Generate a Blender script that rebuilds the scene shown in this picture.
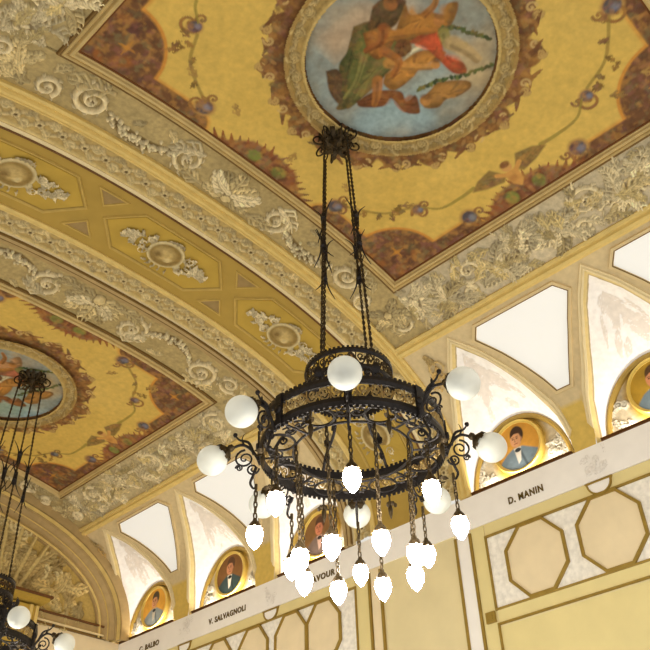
import bpy, math, random
import numpy as np
from mathutils import Matrix, Vector
for o in list(bpy.data.objects): bpy.data.objects.remove(o)
SC = bpy.context.scene
COL = SC.collection
PI = math.pi
rng = np.random.default_rng(7)
random.seed(7)

# ------------------------------------------------------------------ camera
cam_d = bpy.data.cameras.new('camera'); cam = bpy.data.objects.new('camera', cam_d); COL.objects.link(cam)
cam_d.sensor_width = 36; cam_d.lens = 830.97 / 650 * 36; cam_d.clip_start = .05
RT = (0.6944, -0.7192, -0.0257); UP = (-0.438, -0.4507, 0.7779); FW = (0.571, 0.5288, 0.6279)
cam.matrix_world = Matrix(((RT[0], UP[0], -FW[0], 0), (RT[1], UP[1], -FW[1], 0), (RT[2], UP[2], -FW[2], 0), (0, 0, 0, 1)))
SC.camera = cam
# ------------------------------------------------------------------ world, lights, exposure
SC.view_settings.view_transform = 'Standard'; SC.view_settings.look = 'None'
SC.view_settings.gamma = 1; SC.view_settings.use_curve_mapping = False
SC.view_settings.exposure = 0.0
W = bpy.data.worlds.new('ambient_fill'); SC.world = W; W.use_nodes = True  # uniform warm fill added to light the vault through the unbuilt sides
bg = W.node_tree.nodes['Background']; bg.inputs[0].default_value = (1.0, .965, .87, 1); bg.inputs[1].default_value = .80
BULB_STRENGTH = 88.0
COVE_POWER = 9.5
PANE_STRENGTH = .46


def area_light(name, loc, sx, sy, power, rot, col=(1, .92, .78)):
    l = bpy.data.lights.new(name, 'AREA'); l.shape = 'RECTANGLE'; l.size = sx; l.size_y = sy; l.energy = power; l.color = col
    o = bpy.data.objects.new(name, l); o.location = loc; o.rotation_euler = rot; COL.objects.link(o); return o


LUNETTES = [.70, 2.54, 4.39, 7.80, 9.77, 11.72]
for y in LUNETTES:      # uplights lying in the trough behind the frieze
    area_light('cove_lamp', (8.09, y, 4.755), .06, 1.1, COVE_POWER, (0, PI + .22, 0))


# ------------------------------------------------------------------ materials
def lin(c):
    c = np.asarray(c, float) / 255
    return np.where(c <= .04045, c / 12.92, ((c + .055) / 1.055) ** 2.4)


def mat(name, rgb=None, rough=.75, metal=0, attr=False, mottle=.12, nscale=9, bump=.15, emit=None, spec=.3):
    m = bpy.data.materials.new(name); m.use_nodes = True; nt = m.node_tree; b = nt.nodes['Principled BSDF']
    b.inputs['Roughness'].default_value = rough; b.inputs['Metallic'].default_value = metal
    b.inputs['Specular IOR Level'].default_value = spec
    tc = nt.nodes.new('ShaderNodeTexCoord'); n = nt.nodes.new('ShaderNodeTexNoise')
    n.inputs['Scale'].default_value = nscale; n.inputs['Detail'].default_value = 6
    nt.links.new(tc.outputs['Object'], n.inputs['Vector'])
    mr = nt.nodes.new('ShaderNodeMapRange'); mr.inputs[1].default_value = .3; mr.inputs[2].default_value = .7
    mr.inputs[3].default_value = 1 - mottle; mr.inputs[4].default_value = 1 + mottle * .6
    nt.links.new(n.outputs['Fac'], mr.inputs[0])
    mx = nt.nodes.new('ShaderNodeMix'); mx.data_type = 'RGBA'; mx.blend_type = 'MULTIPLY'; mx.inputs[0].default_value = 1
    if attr:
        a = nt.nodes.new('ShaderNodeVertexColor'); a.layer_name = 'Col'; nt.links.new(a.outputs[0], mx.inputs[6])
    else:
        mx.inputs[6].default_value = (*lin(rgb), 1)
    nt.links.new(mr.outputs[0], mx.inputs[7]); nt.links.new(mx.outputs[2], b.inputs['Base Color'])
    if bump:
        bp = nt.nodes.new('ShaderNodeBump'); bp.inputs['Strength'].default_value = bump; bp.inputs['Distance'].default_value = .02
        nt.links.new(n.outputs['Fac'], bp.inputs['Height']); nt.links.new(bp.outputs[0], b.inputs['Normal'])
    if emit:
        b.inputs['Emission Color'].default_value = (*lin(emit[0]), 1); b.inputs['Emission Strength'].default_value = emit[1]
    return m


M = dict(
    paint=mat('painted_plaster', attr=True, rough=.8, mottle=.10, nscale=14),
    stucco=mat('stucco', attr=True, rough=.75, mottle=.18, nscale=22, bump=.3),
    rib=mat('golden_moulding', (222, 194, 120), rough=.55, mottle=.1),
    fillet=mat('pale_gold_fillet', (228, 209, 164), rough=.5, mottle=.06),
    cornice=mat('grey_brown_cornice', (178, 152, 104), rough=.6),
    frame=mat('gilt_cream_frame', (206, 180, 122), rough=.5, mottle=.12),
    ochre=mat('ochre_plaster', (176, 146, 70), rough=.8, mottle=.08, nscale=4),
    ochre_panel=mat('mustard_panel', (188, 156, 68), rough=.8, mottle=.1, nscale=4),
    coffer_edge=mat('coffer_moulding', (194, 164, 88), rough=.65, mottle=.12),
    tri=mat('umber_panel', (156, 130, 84), rough=.8, mottle=.15),
    tan=mat('tan_plaster', (218, 195, 148), rough=.8, mottle=.08, nscale=5),
    line=mat('brown_line', (120, 92, 48), rough=.7),
    white=mat('white_plaster', (248, 243, 238), rough=.7, mottle=.03, nscale=6, bump=.05),
    marble=mat('pale_veined_marble', (246, 240, 230), rough=.5, mottle=.16, nscale=16, bump=.05),
    cream=mat('cream_wall', (228, 212, 166), rough=.8, mottle=.05, nscale=2.5, bump=.04),
    yellow=mat('yellow_wall_band', (228, 211, 152), rough=.75, mottle=.05, nscale=3, bump=.04),
    octo=mat('beige_octagon', (236, 217, 180), rough=.75, mottle=.06, nscale=4, bump=.04),
    goldline=mat('antique_gold', (160, 132, 60), rough=.45, metal=.3, mottle=.15),
    gilt=mat('bright_gilding', (208, 178, 92), rough=.35, metal=.45, mottle=.12),
    olive=mat('olive_gold', (174, 144, 70), rough=.5, metal=.2),
    brown=mat('dark_walnut', (104, 66, 30), rough=.5),
    letter=mat('dark_letters', (98, 78, 30), rough=.6, bump=0),
    iron=mat('blued_iron', (52, 48, 48), rough=.42, metal=.65, mottle=.3, nscale=30),
    bronze=mat('dark_bronze', (70, 57, 38), rough=.42, metal=.6, mottle=.3, nscale=40),
    brass=mat('aged_brass', (168, 142, 92), rough=.4, metal=.6, mottle=.2, nscale=40),
    bulb=mat('lit_bulb_glass', (255, 255, 255), rough=.2, mottle=0, bump=0, emit=((255, 249, 234), BULB_STRENGTH)),
    pane=mat('daylit_pane', (198, 196, 190), rough=.5, mottle=.02, bump=0, emit=((255, 252, 245), PANE_STRENGTH)),
)


def globe_material():
    m = bpy.data.materials.new('frosted_globe_glass'); m.use_nodes = True; nt = m.node_tree
    b = nt.nodes['Principled BSDF']; b.inputs['Base Color'].default_value = (.86, .88, .86, 1); b.inputs['Roughness'].default_value = .28
    b.inputs['Subsurface Weight'].default_value = 0
    tr = nt.nodes.new('ShaderNodeBsdfTranslucent'); tr.inputs[0].default_value = (.9, .92, .9, 1)
    tp = nt.nodes.new('ShaderNodeBsdfTransparent')
    m1 = nt.nodes.new('ShaderNodeMixShader'); m1.inputs[0].default_value = .45
    m2 = nt.nodes.new('ShaderNodeMixShader'); m2.inputs[0].default_value = .26
    nt.links.new(b.outputs[0], m1.inputs[1]); nt.links.new(tr.outputs[0], m1.inputs[2])
    nt.links.new(m1.outputs[0], m2.inputs[1]); nt.links.new(tp.outputs[0], m2.inputs[2])
    nt.links.new(m2.outputs[0], nt.nodes['Material Output'].inputs[0])
    return m


M['globe'] = globe_material()


# ------------------------------------------------------------------ object helpers
def link(name, me, parent=None, material=None):
    o = bpy.data.objects.new(name, me); COL.objects.link(o)
    if parent is not None: o.parent = parent
    if material is not None: me.materials.append(material)
    return o


def tag(o, label, cat, group=None):
    o['label'] = label; o['category'] = cat
    if group: o['group'] = group
    return o


def thing(name, loc, label, cat, group=None):
    o = bpy.data.objects.new(name, None); COL.objects.link(o); o.location = loc; o.empty_display_size = .1
    return tag(o, label, cat, group)


def settle(root):
    """children were built in world coordinates: keep them there under a moved root"""
    bpy.context.view_layer.update()
    inv = Matrix.Translation(root.location).inverted()
    for c in root.children: c.data.transform(inv)
    def deep(c):
        for g in c.children: g.data.transform(inv); deep(g)
    for c in root.children: deep(c)


trim_n = [0]


def struct(o):
    o['kind'] = 'structure'; return o


def trim(): trim_n[0] += 1; return 'trim_%d' % trim_n[0]


class MB:
    """collects geometry, builds one mesh"""
    def __init__(s): s.v = []; s.f = []; s.n = 0

    def add(s, v, f):
        v = np.asarray(v, float).reshape(-1, 3); s.v.append(v); s.f += [tuple(i + s.n for i in q) for q in f]; s.n += len(v)

    def grid(s, P, closed_u=False, closed_v=False):
        a, b = P.shape[:2]; f = []
        for i in range(a if closed_u else a - 1):
            for j in range(b if closed_v else b - 1):
                i2 = (i + 1) % a; j2 = (j + 1) % b
                f.append((i * b + j, i * b + j2, i2 * b + j2, i2 * b + j))
        s.add(P.reshape(-1, 3), f)

    def sweep(s, mp, A, B, prof):
        """profile [(t,h)] carried between two paths A,B given in (u,v) of the map"""
        A = np.asarray(A, float); B = np.asarray(B, float); rows = []
        for t, h in prof:
            Q = A * (1 - t) + B * t; rows.append(mp(Q[:, 0], Q[:, 1], np.full(len(Q), float(h))))
        P = np.stack(rows, 1); s.grid(P); n = len(prof)
        m = len(A); base = s.n - m * n
        s.f.append(tuple(base + i for i in range(n))); s.f.append(tuple(base + (m - 1) * n + i for i in reversed(range(n))))

    def loop(s, mp, pts, offs):
        """closed frame: polygon pts (convex-ish) offset inward by d with heights h: offs=[(d,h)]"""
        pts = np.asarray(pts, float); rows = []
        for dd, h in offs:
            Q = inset(pts, dd); rows.append(mp(Q[:, 0], Q[:, 1], np.full(len(Q), float(h))))
        s.grid(np.stack(rows, 0), closed_v=True)

    def slab(s, mp, pts, h0, h1, seg=0):
        pts = np.asarray(pts, float)
        if seg: pts = dens(pts, seg)
        n = len(pts); lo = mp(pts[:, 0], pts[:, 1], np.full(n, float(h0))); hi = mp(pts[:, 0], pts[:, 1], np.full(n, float(h1)))
        c = pts.mean(0)[None]; cc = mp(c[:, 0], c[:, 1], np.array([float(h1)]))
        f = [(i, (i + 1) % n, n + (i + 1) % n, n + i) for i in range(n)] + [(n + i, n + (i + 1) % n, 2 * n) for i in range(n)]
        s.add(np.concatenate([lo, hi, cc]), f)

    def tube(s, P, r, k=6, caps=True):
        P = np.asarray(P, float); n = len(P); r = np.broadcast_to(np.asarray(r, float), (n,))
        T = np.gradient(P, axis=0); T /= np.linalg.norm(T, axis=1)[:, None] + 1e-12
        N = np.cross(T[0], (0, 0, 1.)); N = N if np.linalg.norm(N) > .1 else np.cross(T[0], (1., 0, 0)); N /= np.linalg.norm(N)
        a = np.arange(k) * 2 * PI / k; rows = []
        for i in range(n):
            N = N - T[i] * (N @ T[i]); N /= np.linalg.norm(N) + 1e-12; B = np.cross(T[i], N)
            rows.append(P[i] + r[i] * (np.cos(a)[:, None] * N + np.sin(a)[:, None] * B))
        base = s.n; s.grid(np.stack(rows), closed_v=True)
        if caps: s.f.append(tuple(base + i for i in range(k))[::-1]); s.f.append(tuple(base + (n - 1) * k + i for i in range(k)))

    def lathe(s, prof, c=(0, 0, 0), axis=(0, 0, 1), k=20):
        ax = np.asarray(axis, float); ax /= np.linalg.norm(ax)
        u = np.cross(ax, (0, 0, 1.)); u = u if np.linalg.norm(u) > .05 else np.array([1., 0, 0]); u /= np.linalg.norm(u); w = np.cross(ax, u)
        a = np.arange(k) * 2 * PI / k
        s.grid(np.stack([np.asarray(c) + ax * z + r * (np.cos(a)[:, None] * u + np.sin(a)[:, None] * w) for r, z in prof]), closed_v=True)

    def box(s, c, ax, ay, az):
        c, ax, ay, az = [np.asarray(q, float) for q in (c, ax, ay, az)]
        v = [c + i * ax + j * ay + k * az for i in (-1, 1) for j in (-1, 1) for k in (-1, 1)]
        s.add(v, [(0, 1, 3, 2), (4, 6, 7, 5), (0, 4, 5, 1), (2, 3, 7, 6), (0, 2, 6, 4), (1, 5, 7, 3)])

    def leaf(s, p, d, up, L, w, curl=.3, th=.006, lobes=3):
        """a curled lobed leaf from p along d"""
        d = np.asarray(d, float); d /= np.linalg.norm(d); up = np.asarray(up, float); up = up - d * (up @ d); up /= np.linalg.norm(up) + 1e-9
        sd = np.cross(d, up); n = 10; top = []; bot = []
        for i in range(n + 1):
            t = i / n; a = curl * t * t * 2; c = np.asarray(p) + d * L * t * math.cos(a * .7) + up * L * t * math.sin(a)
            ww = w * math.sin(PI * min(.999, .12 + .88 * t)) ** .8 * (1 + .28 * math.cos(2 * PI * lobes * t)) + .001
            rr = [c - sd * ww + up * ww * .3, c + up * 0, c + sd * ww + up * ww * .3]
            top.append(rr); bot.append([q - up * th for q in rr])
        P = np.array(top); Q = np.array(bot)
        s.grid(np.concatenate([P, Q[:, ::-1]], 1), closed_v=True)

    def build(s, name, material, parent=None, smooth=False):
        me = bpy.data.meshes.new(name)
        v = np.concatenate(s.v) if s.v else np.zeros((0, 3)); me.from_pydata(v.tolist(), [], s.f); me.update()
        if smooth:
            me.polygons.foreach_set('use_smooth', [True] * len(me.polygons))
            if hasattr(me, 'set_sharp_from_angle'): me.set_sharp_from_angle(angle=math.radians(40))
        return link(name, me, parent, material)


def inset(pts, dd):
    n = len(pts); out = []
    area = np.sum(pts[:, 0] * np.roll(pts[:, 1], -1) - np.roll(pts[:, 0], -1) * pts[:, 1]); sg = 1 if area > 0 else -1
    for i in range(n):
        a = pts[i] - pts[i - 1]; b = pts[(i + 1) % n] - pts[i]
        a = a / np.linalg.norm(a); b = b / np.linalg.norm(b); na = sg * np.array([-a[1], a[0]]); nb = sg * np.array([-b[1], b[0]])
        m = na + nb; m = m / max(.25, 1 + na @ nb); out.append(pts[i] + m * dd)
    return np.array(out)


def dens(pts, step):
    pts = np.asarray(pts, float); out = []
    for i in range(len(pts)):
        a, b = pts[i], pts[(i + 1) % len(pts)]; k = max(1, int(np.linalg.norm(b - a) / step))
        out += [a + (b - a) * j / k for j in range(k)]
    return np.array(out)


def smooth_path(pts, n):
    """Catmull-Rom through control points"""
    p = np.asarray(pts, float); p = np.vstack([2 * p[0] - p[1], p, 2 * p[-1] - p[-2]]); t = np.linspace(0, len(p) - 3 - 1e-9, n); i = t.astype(int); f = (t - i)[:, None]
    a, b, c, d = p[i], p[i + 1], p[i + 2], p[i + 3]
    return .5 * (2 * b + (c - a) * f + (2 * a - 5 * b + 4 * c - d) * f ** 2 + (3 * b - a - 3 * c + d) * f ** 3)


# ------------------------------------------------------------------ the vault: arc length s across, Y along, h towards the room
XC, RA, ZS, RB, NN = 3.813, 4.187, 4.705, 2.097, 2.3586
_q = np.sin(np.linspace(-PI / 2, PI / 2, 6001)); _X = XC + RA * _q
_Z = ZS + RB * np.maximum(0, 1 - np.abs(_q) ** NN) ** (1 / NN)
_S = np.concatenate([[0], np.cumsum(np.hypot(np.diff(_X), np.diff(_Z)))]); _S -= np.interp(XC, _X, _S)
_TX = np.gradient(_X, _S); _TZ = np.gradient(_Z, _S); SEND = float(_S[-1])


def MV(s, y, h):
    s, y, h = np.broadcast_arrays(np.asarray(s, float), np.asarray(y, float), np.asarray(h, float))
    x = np.interp(s, _S, _X); z = np.interp(s, _S, _Z); tx = np.interp(s, _S, _TX); tz = np.interp(s, _S, _TZ)
    l = np.hypot(tx, tz); return np.stack([x + tz / l * h, y, z - tx / l * h], -1)


XW = 8.0; XL = 8.20; YE = 12.46
def MW(y, z, h): y, z, h = np.broadcast_arrays(np.asarray(y, float), z, h); return np.stack([XW - h, y, z], -1)
def ML(y, z, h): y, z, h = np.broadcast_arrays(np.asarray(y, float), z, h); return np.stack([XL - h, y, z], -1)
def ME(x, z, h): x, z, h = np.broadcast_arrays(np.asarray(x, float), z, h); return np.stack([x, YE - h, z], -1)


# ------------------------------------------------------------------ canvas: pigment and relief on a fine grid
def vnoise(h, w, cell, seed, octv=3):
    r = np.random.default_rng(seed); out = np.zeros((h, w)); amp = 1; tot = 0
    for o in range(octv):
        c = max(1.5, cell / 2 ** o); g = r.random((int(h / c) + 3, int(w / c) + 3))
        yy = np.arange(h) / c; xx = np.arange(w) / c; yi = yy.astype(int); xi = xx.astype(int)
        fy = (yy - yi)[:, None]; fx = (xx - xi)[None]; fy = fy * fy * (3 - 2 * fy); fx = fx * fx * (3 - 2 * fx)
        v = (g[yi][:, xi] * (1 - fy) * (1 - fx) + g[yi + 1][:, xi] * fy * (1 - fx) + g[yi][:, xi + 1] * (1 - fy) * fx + g[yi + 1][:, xi + 1] * fy * fx)
        out += amp * v; tot += amp; amp *= .55
    return out / tot


class Canvas:
    def __init__(s, u0, u1, v0, v1, step, base):
        s.nu = int(round((u1 - u0) / step)) + 1; s.nv = int(round((v1 - v0) / step)) + 1
        s.u = np.linspace(u0, u1, s.nu); s.v = np.linspace(v0, v1, s.nv); s.step = step
        s.C = np.empty((s.nv, s.nu, 3)); s.C[:] = lin(base); s.H = np.zeros((s.nv, s.nu)); s.keep = None; s.gain = 1.2

    def box(s, lo, hi):
        i0, i1 = np.searchsorted(s.u, [lo[0], hi[0]]); j0, j1 = np.searchsorted(s.v, [lo[1], hi[1]])
        if i1 <= i0 or j1 <= j0: return None
        sl = (slice(j0, j1), slice(i0, i1)); U, V = np.meshgrid(s.u[i0:i1], s.v[j0:j1]); return sl, U, V

    def put(s, sl, m, color, h=None):
        if color is not None: s.C[sl] = s.C[sl] * (1 - m[..., None]) + lin(color) * m[..., None]
        if h is not None: s.H[sl] = np.maximum(s.H[sl], h)

    def stroke(s, pts, w, color, relief=0, alpha=1., taper=None, outline=None, soft=None):
        p = np.asarray(pts, float); w0 = w
        q = s.box(p.min(0) - w * 1.6 - .01, p.max(0) + w * 1.6 + .01)
        if q is None: return
        sl, U, V = q; D = np.full(U.shape, 9.); n = len(p) - 1
        for i in range(n):
            a, b = p[i], p[i + 1]; d = b - a; L = d @ d + 1e-12
            t = np.clip(((U - a[0]) * d[0] + (V - a[1]) * d[1]) / L, 0, 1)
            dist = np.hypot(U - a[0] - t * d[0], V - a[1] - t * d[1])
            if taper: dist = dist / (taper[0] + (taper[1] - taper[0]) * (i + t) / n)
            D = np.minimum(D, dist)
        x = D / w0; soft = soft or max(.25, s.step / w0)
        if outline is not None: s.put(sl, np.clip((1.5 - x) / .5, 0, 1) * outline[1], outline[0])
        m = np.clip((1 + soft / 2 - x) / soft, 0, 1) * alpha
        s.put(sl, m, color, relief * np.sqrt(np.clip(1 - x * x, 0, 1)) if relief else None)

    def poly(s, pts, color, alpha=1., soft=0., relief=0):
        p = np.asarray(pts, float); q = s.box(p.min(0) - .03, p.max(0) + .03)
        if q is None: return
        sl, U, V = q; ins = np.zeros(U.shape, bool); D = np.full(U.shape, 9.)
        for i in range(len(p)):
            a, b = p[i - 1], p[i]
            c = ((a[1] > V) != (b[1] > V)) & (U < (b[0] - a[0]) * (V - a[1]) / (b[1] - a[1] + 1e-12) + a[0]); ins ^= c
            d = b - a; t = np.clip(((U - a[0]) * d[0] + (V - a[1]) * d[1]) / (d @ d + 1e-12), 0, 1); D = np.minimum(D, np.hypot(U - a[0] - t * d[0], V - a[1] - t * d[1]))
        sd = np.where(ins, D, -D); sf = max(soft, s.step); m = np.clip(sd / sf + .5, 0, 1) * alpha
        s.put(sl, m, color, relief * np.clip(sd / .05, 0, 1) ** .5 if relief else None)

    def disc(s, c, rx, ry, color, rot=0., alpha=1., soft=None, relief=0, outline=None):
        R = max(rx, ry) * 1.5 + s.step; q = s.box((c[0] - R, c[1] - R), (c[0] + R, c[1] + R))
        if q is None: return
        sl, U, V = q; a = (U - c[0]) * math.cos(rot) + (V - c[1]) * math.sin(rot); b = -(U - c[0]) * math.sin(rot) + (V - c[1]) * math.cos(rot)
        x = np.hypot(a / rx, b / ry); soft = soft or max(.15, s.step / min(rx, ry))
        if outline is not None: s.put(sl, np.clip((1.35 - x) / .3, 0, 1) * outline[1], outline[0])
        s.put(sl, np.clip((1 + soft / 2 - x) / soft, 0, 1) * alpha, color, relief * np.sqrt(np.clip(1 - x * x, 0, 1)) if relief else None)

    def mottle(s, cell, seed, amt, tint=None):
        n = vnoise(s.nv, s.nu, cell / s.step, seed)
        if tint is None: s.C *= (1 + amt * (n - .5) * 2)[..., None]
        else:
            m = np.clip((n - .5) * 4, 0, 1)[..., None] * amt; s.C = s.C * (1 - m) + lin(tint) * m

    def brush(s, seed, amt=.22, dark=.0):
        """brushwork: fine variation of the pigment, stronger and more varied in the dark passages"""
        n1 = vnoise(s.nv, s.nu, .10 / s.step, seed); n2 = vnoise(s.nv, s.nu, .035 / s.step, seed + 1, 2); s.C *= np.clip(1 + amt * ((n1 - .5) * 2 + (n2 - .5) * 1.4), .3, 1.8)[..., None]
        if dark:
            lum = s.C.mean(2); m = np.clip((.30 - lum) * 6, 0, 1) * dark
            for k, col in enumerate(((176, 128, 72), (128, 124, 84), (150, 96, 84), (84, 58, 44), (190, 140, 70))):
                n = vnoise(s.nv, s.nu, .07 / s.step, seed + 5 + k, 3); q = (np.clip((n - .54) * 5, 0, 1) * m * .5)[..., None]; s.C = s.C * (1 - q) + lin(col) * q

    def build(s, name, mp, material, parent=None, h0=0., smooth=True):
        U, V = np.meshgrid(s.u, s.v); P = mp(U, V, s.H * s.gain + h0); nu, nv = s.nu, s.nv
        keep = np.ones((nv, nu), bool) if s.keep is None else s.keep(U, V)
        idx = np.arange(nu * nv).reshape(nv, nu)
        F = np.stack([idx[:-1, :-1], idx[:-1, 1:], idx[1:, 1:], idx[1:, :-1]], -1).reshape(-1, 4)
        kf = (keep[:-1, :-1] & keep[:-1, 1:] & keep[1:, 1:] & keep[1:, :-1]).reshape(-1); F = F[kf]
        used = np.unique(F); re = np.full(nu * nv, -1); re[used] = np.arange(len(used)); F = re[F]
        vs = P.reshape(-1, 3)[used]; cs = np.clip(s.C.reshape(-1, 3)[used], 0, 1)
        return mesh_np(name, vs, F, cs, material, parent, smooth)


def mesh_np(name, vs, F, cs, material, parent=None, smooth=True):
    me = bpy.data.meshes.new(name); me.vertices.add(len(vs)); me.vertices.foreach_set('co', vs.astype(np.float32).ravel())
    me.loops.add(F.size); me.loops.foreach_set('vertex_index', F.astype(np.int32).ravel())
    me.polygons.add(len(F)); me.polygons.foreach_set('loop_start', np.arange(0, F.size, F.shape[1], dtype=np.int32))
    me.update(calc_edges=True); me.validate()
    ca = me.color_attributes.new('Col', 'FLOAT_COLOR', 'POINT')
    ca.data.foreach_set('color', np.concatenate([cs, np.ones((len(cs), 1))], 1).astype(np.float32).ravel())
    if smooth: me.polygons.foreach_set('use_smooth', [True] * len(me.polygons))
    return link(name, me, parent, material)


# ornament vocabulary -------------------------------------------------------
DK = (98, 74, 34)  # outline brown: grime and recess shade painted round the stucco relief


def spiral_pts(c, r, a0, turns, dr=1, n=34):
    t = np.linspace(0, 1, n); a = a0 + dr * turns * 2 * PI * t; rr = r * (1 - t) ** .8 + r * .06
    return np.stack([c[0] + rr * np.cos(a), c[1] + rr * np.sin(a)], 1)


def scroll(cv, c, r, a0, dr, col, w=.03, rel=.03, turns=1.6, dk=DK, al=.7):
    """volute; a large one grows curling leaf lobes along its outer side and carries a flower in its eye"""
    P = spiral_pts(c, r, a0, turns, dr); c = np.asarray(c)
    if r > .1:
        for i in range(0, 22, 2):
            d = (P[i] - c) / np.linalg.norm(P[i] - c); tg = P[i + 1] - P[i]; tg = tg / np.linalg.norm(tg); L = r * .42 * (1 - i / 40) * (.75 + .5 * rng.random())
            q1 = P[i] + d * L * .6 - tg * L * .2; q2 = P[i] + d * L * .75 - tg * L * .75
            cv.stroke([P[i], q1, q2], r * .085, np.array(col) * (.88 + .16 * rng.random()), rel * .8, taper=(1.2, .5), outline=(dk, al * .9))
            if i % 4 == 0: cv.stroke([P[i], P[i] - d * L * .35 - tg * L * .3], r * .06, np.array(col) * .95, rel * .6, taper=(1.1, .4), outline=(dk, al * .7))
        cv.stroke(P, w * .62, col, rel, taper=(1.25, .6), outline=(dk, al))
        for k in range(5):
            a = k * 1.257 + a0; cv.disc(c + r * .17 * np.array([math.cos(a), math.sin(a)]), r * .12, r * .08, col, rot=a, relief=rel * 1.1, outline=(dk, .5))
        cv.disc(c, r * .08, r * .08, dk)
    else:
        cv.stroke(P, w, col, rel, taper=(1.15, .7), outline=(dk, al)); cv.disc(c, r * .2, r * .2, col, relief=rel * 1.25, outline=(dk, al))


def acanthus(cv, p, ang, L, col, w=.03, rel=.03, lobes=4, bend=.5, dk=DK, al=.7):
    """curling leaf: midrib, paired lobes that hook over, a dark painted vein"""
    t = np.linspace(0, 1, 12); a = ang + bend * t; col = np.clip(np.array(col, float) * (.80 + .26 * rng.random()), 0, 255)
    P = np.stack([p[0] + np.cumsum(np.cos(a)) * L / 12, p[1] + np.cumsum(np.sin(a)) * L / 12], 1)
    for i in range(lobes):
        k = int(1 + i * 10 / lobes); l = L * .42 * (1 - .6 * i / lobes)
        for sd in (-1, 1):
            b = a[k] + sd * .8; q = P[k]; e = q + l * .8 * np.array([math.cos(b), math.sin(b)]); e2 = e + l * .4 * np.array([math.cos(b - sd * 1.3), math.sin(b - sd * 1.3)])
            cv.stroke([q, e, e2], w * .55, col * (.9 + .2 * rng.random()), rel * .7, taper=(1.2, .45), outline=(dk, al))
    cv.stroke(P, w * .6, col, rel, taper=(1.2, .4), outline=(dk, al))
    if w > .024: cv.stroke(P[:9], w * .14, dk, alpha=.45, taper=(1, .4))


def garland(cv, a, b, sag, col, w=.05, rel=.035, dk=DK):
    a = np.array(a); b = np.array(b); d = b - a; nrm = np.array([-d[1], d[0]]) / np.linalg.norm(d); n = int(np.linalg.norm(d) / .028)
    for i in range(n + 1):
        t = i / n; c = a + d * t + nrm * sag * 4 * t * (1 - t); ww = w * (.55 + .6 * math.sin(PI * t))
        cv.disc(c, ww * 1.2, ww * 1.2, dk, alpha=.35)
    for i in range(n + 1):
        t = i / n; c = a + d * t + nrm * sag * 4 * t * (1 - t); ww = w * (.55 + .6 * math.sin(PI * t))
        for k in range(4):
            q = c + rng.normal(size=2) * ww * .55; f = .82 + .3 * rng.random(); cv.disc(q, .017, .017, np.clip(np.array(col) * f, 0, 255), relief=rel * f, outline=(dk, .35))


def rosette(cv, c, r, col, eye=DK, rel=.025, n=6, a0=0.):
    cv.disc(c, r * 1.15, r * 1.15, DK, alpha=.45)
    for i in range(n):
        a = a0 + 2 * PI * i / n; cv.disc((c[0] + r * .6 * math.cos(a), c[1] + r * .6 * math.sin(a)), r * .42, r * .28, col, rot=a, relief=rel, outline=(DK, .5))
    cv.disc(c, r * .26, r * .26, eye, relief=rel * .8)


def burst(cv, c, L, ang, col, n=7, spread=2.4):
    for i in range(n):
        a = ang + (i / (n - 1) - .5) * spread; acanthus(cv, c, a, L * (1 - .25 * abs(i / (n - 1) - .5) * 2), col, w=.034, rel=.04, lobes=4, bend=.25 * (1 if i > n / 2 else -1))
    cv.disc(c, L * .14, L * .14, col, relief=.05, outline=(DK, .6))


CR = (236, 218, 174); CR2 = (222, 200, 146); GD = (214, 186, 104); TP = (178, 157, 108)


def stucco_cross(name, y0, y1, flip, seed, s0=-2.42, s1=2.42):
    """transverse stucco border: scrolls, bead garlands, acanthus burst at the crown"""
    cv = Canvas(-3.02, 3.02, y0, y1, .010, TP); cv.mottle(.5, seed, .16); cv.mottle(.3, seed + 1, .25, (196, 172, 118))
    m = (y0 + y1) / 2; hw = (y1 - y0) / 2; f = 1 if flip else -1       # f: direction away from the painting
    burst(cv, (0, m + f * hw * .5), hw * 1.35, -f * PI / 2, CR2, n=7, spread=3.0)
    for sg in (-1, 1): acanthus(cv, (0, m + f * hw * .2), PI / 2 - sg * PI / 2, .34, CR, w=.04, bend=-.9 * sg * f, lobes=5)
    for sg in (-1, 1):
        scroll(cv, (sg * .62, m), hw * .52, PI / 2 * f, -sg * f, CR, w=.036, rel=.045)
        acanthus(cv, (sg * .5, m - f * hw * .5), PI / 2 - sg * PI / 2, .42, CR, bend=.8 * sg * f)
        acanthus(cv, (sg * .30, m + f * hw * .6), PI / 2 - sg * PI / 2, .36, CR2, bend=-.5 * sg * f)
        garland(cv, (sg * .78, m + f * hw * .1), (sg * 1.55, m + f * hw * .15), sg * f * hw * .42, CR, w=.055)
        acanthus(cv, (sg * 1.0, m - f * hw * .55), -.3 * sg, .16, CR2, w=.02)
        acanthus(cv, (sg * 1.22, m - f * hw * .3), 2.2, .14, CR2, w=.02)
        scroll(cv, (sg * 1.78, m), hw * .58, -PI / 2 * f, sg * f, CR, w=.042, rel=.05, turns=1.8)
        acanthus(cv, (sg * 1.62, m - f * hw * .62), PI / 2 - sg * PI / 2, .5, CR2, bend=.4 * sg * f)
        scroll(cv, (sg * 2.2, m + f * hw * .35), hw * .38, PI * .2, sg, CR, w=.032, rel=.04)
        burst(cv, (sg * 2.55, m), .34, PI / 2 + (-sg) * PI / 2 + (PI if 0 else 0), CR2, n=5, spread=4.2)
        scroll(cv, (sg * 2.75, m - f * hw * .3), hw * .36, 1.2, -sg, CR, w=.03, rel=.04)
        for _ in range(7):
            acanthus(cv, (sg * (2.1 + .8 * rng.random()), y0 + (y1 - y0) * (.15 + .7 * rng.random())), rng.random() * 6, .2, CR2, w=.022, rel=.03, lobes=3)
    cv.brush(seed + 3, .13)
    return struct(cv.build(name, MV, M['stucco'], h0=-.01))


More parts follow.
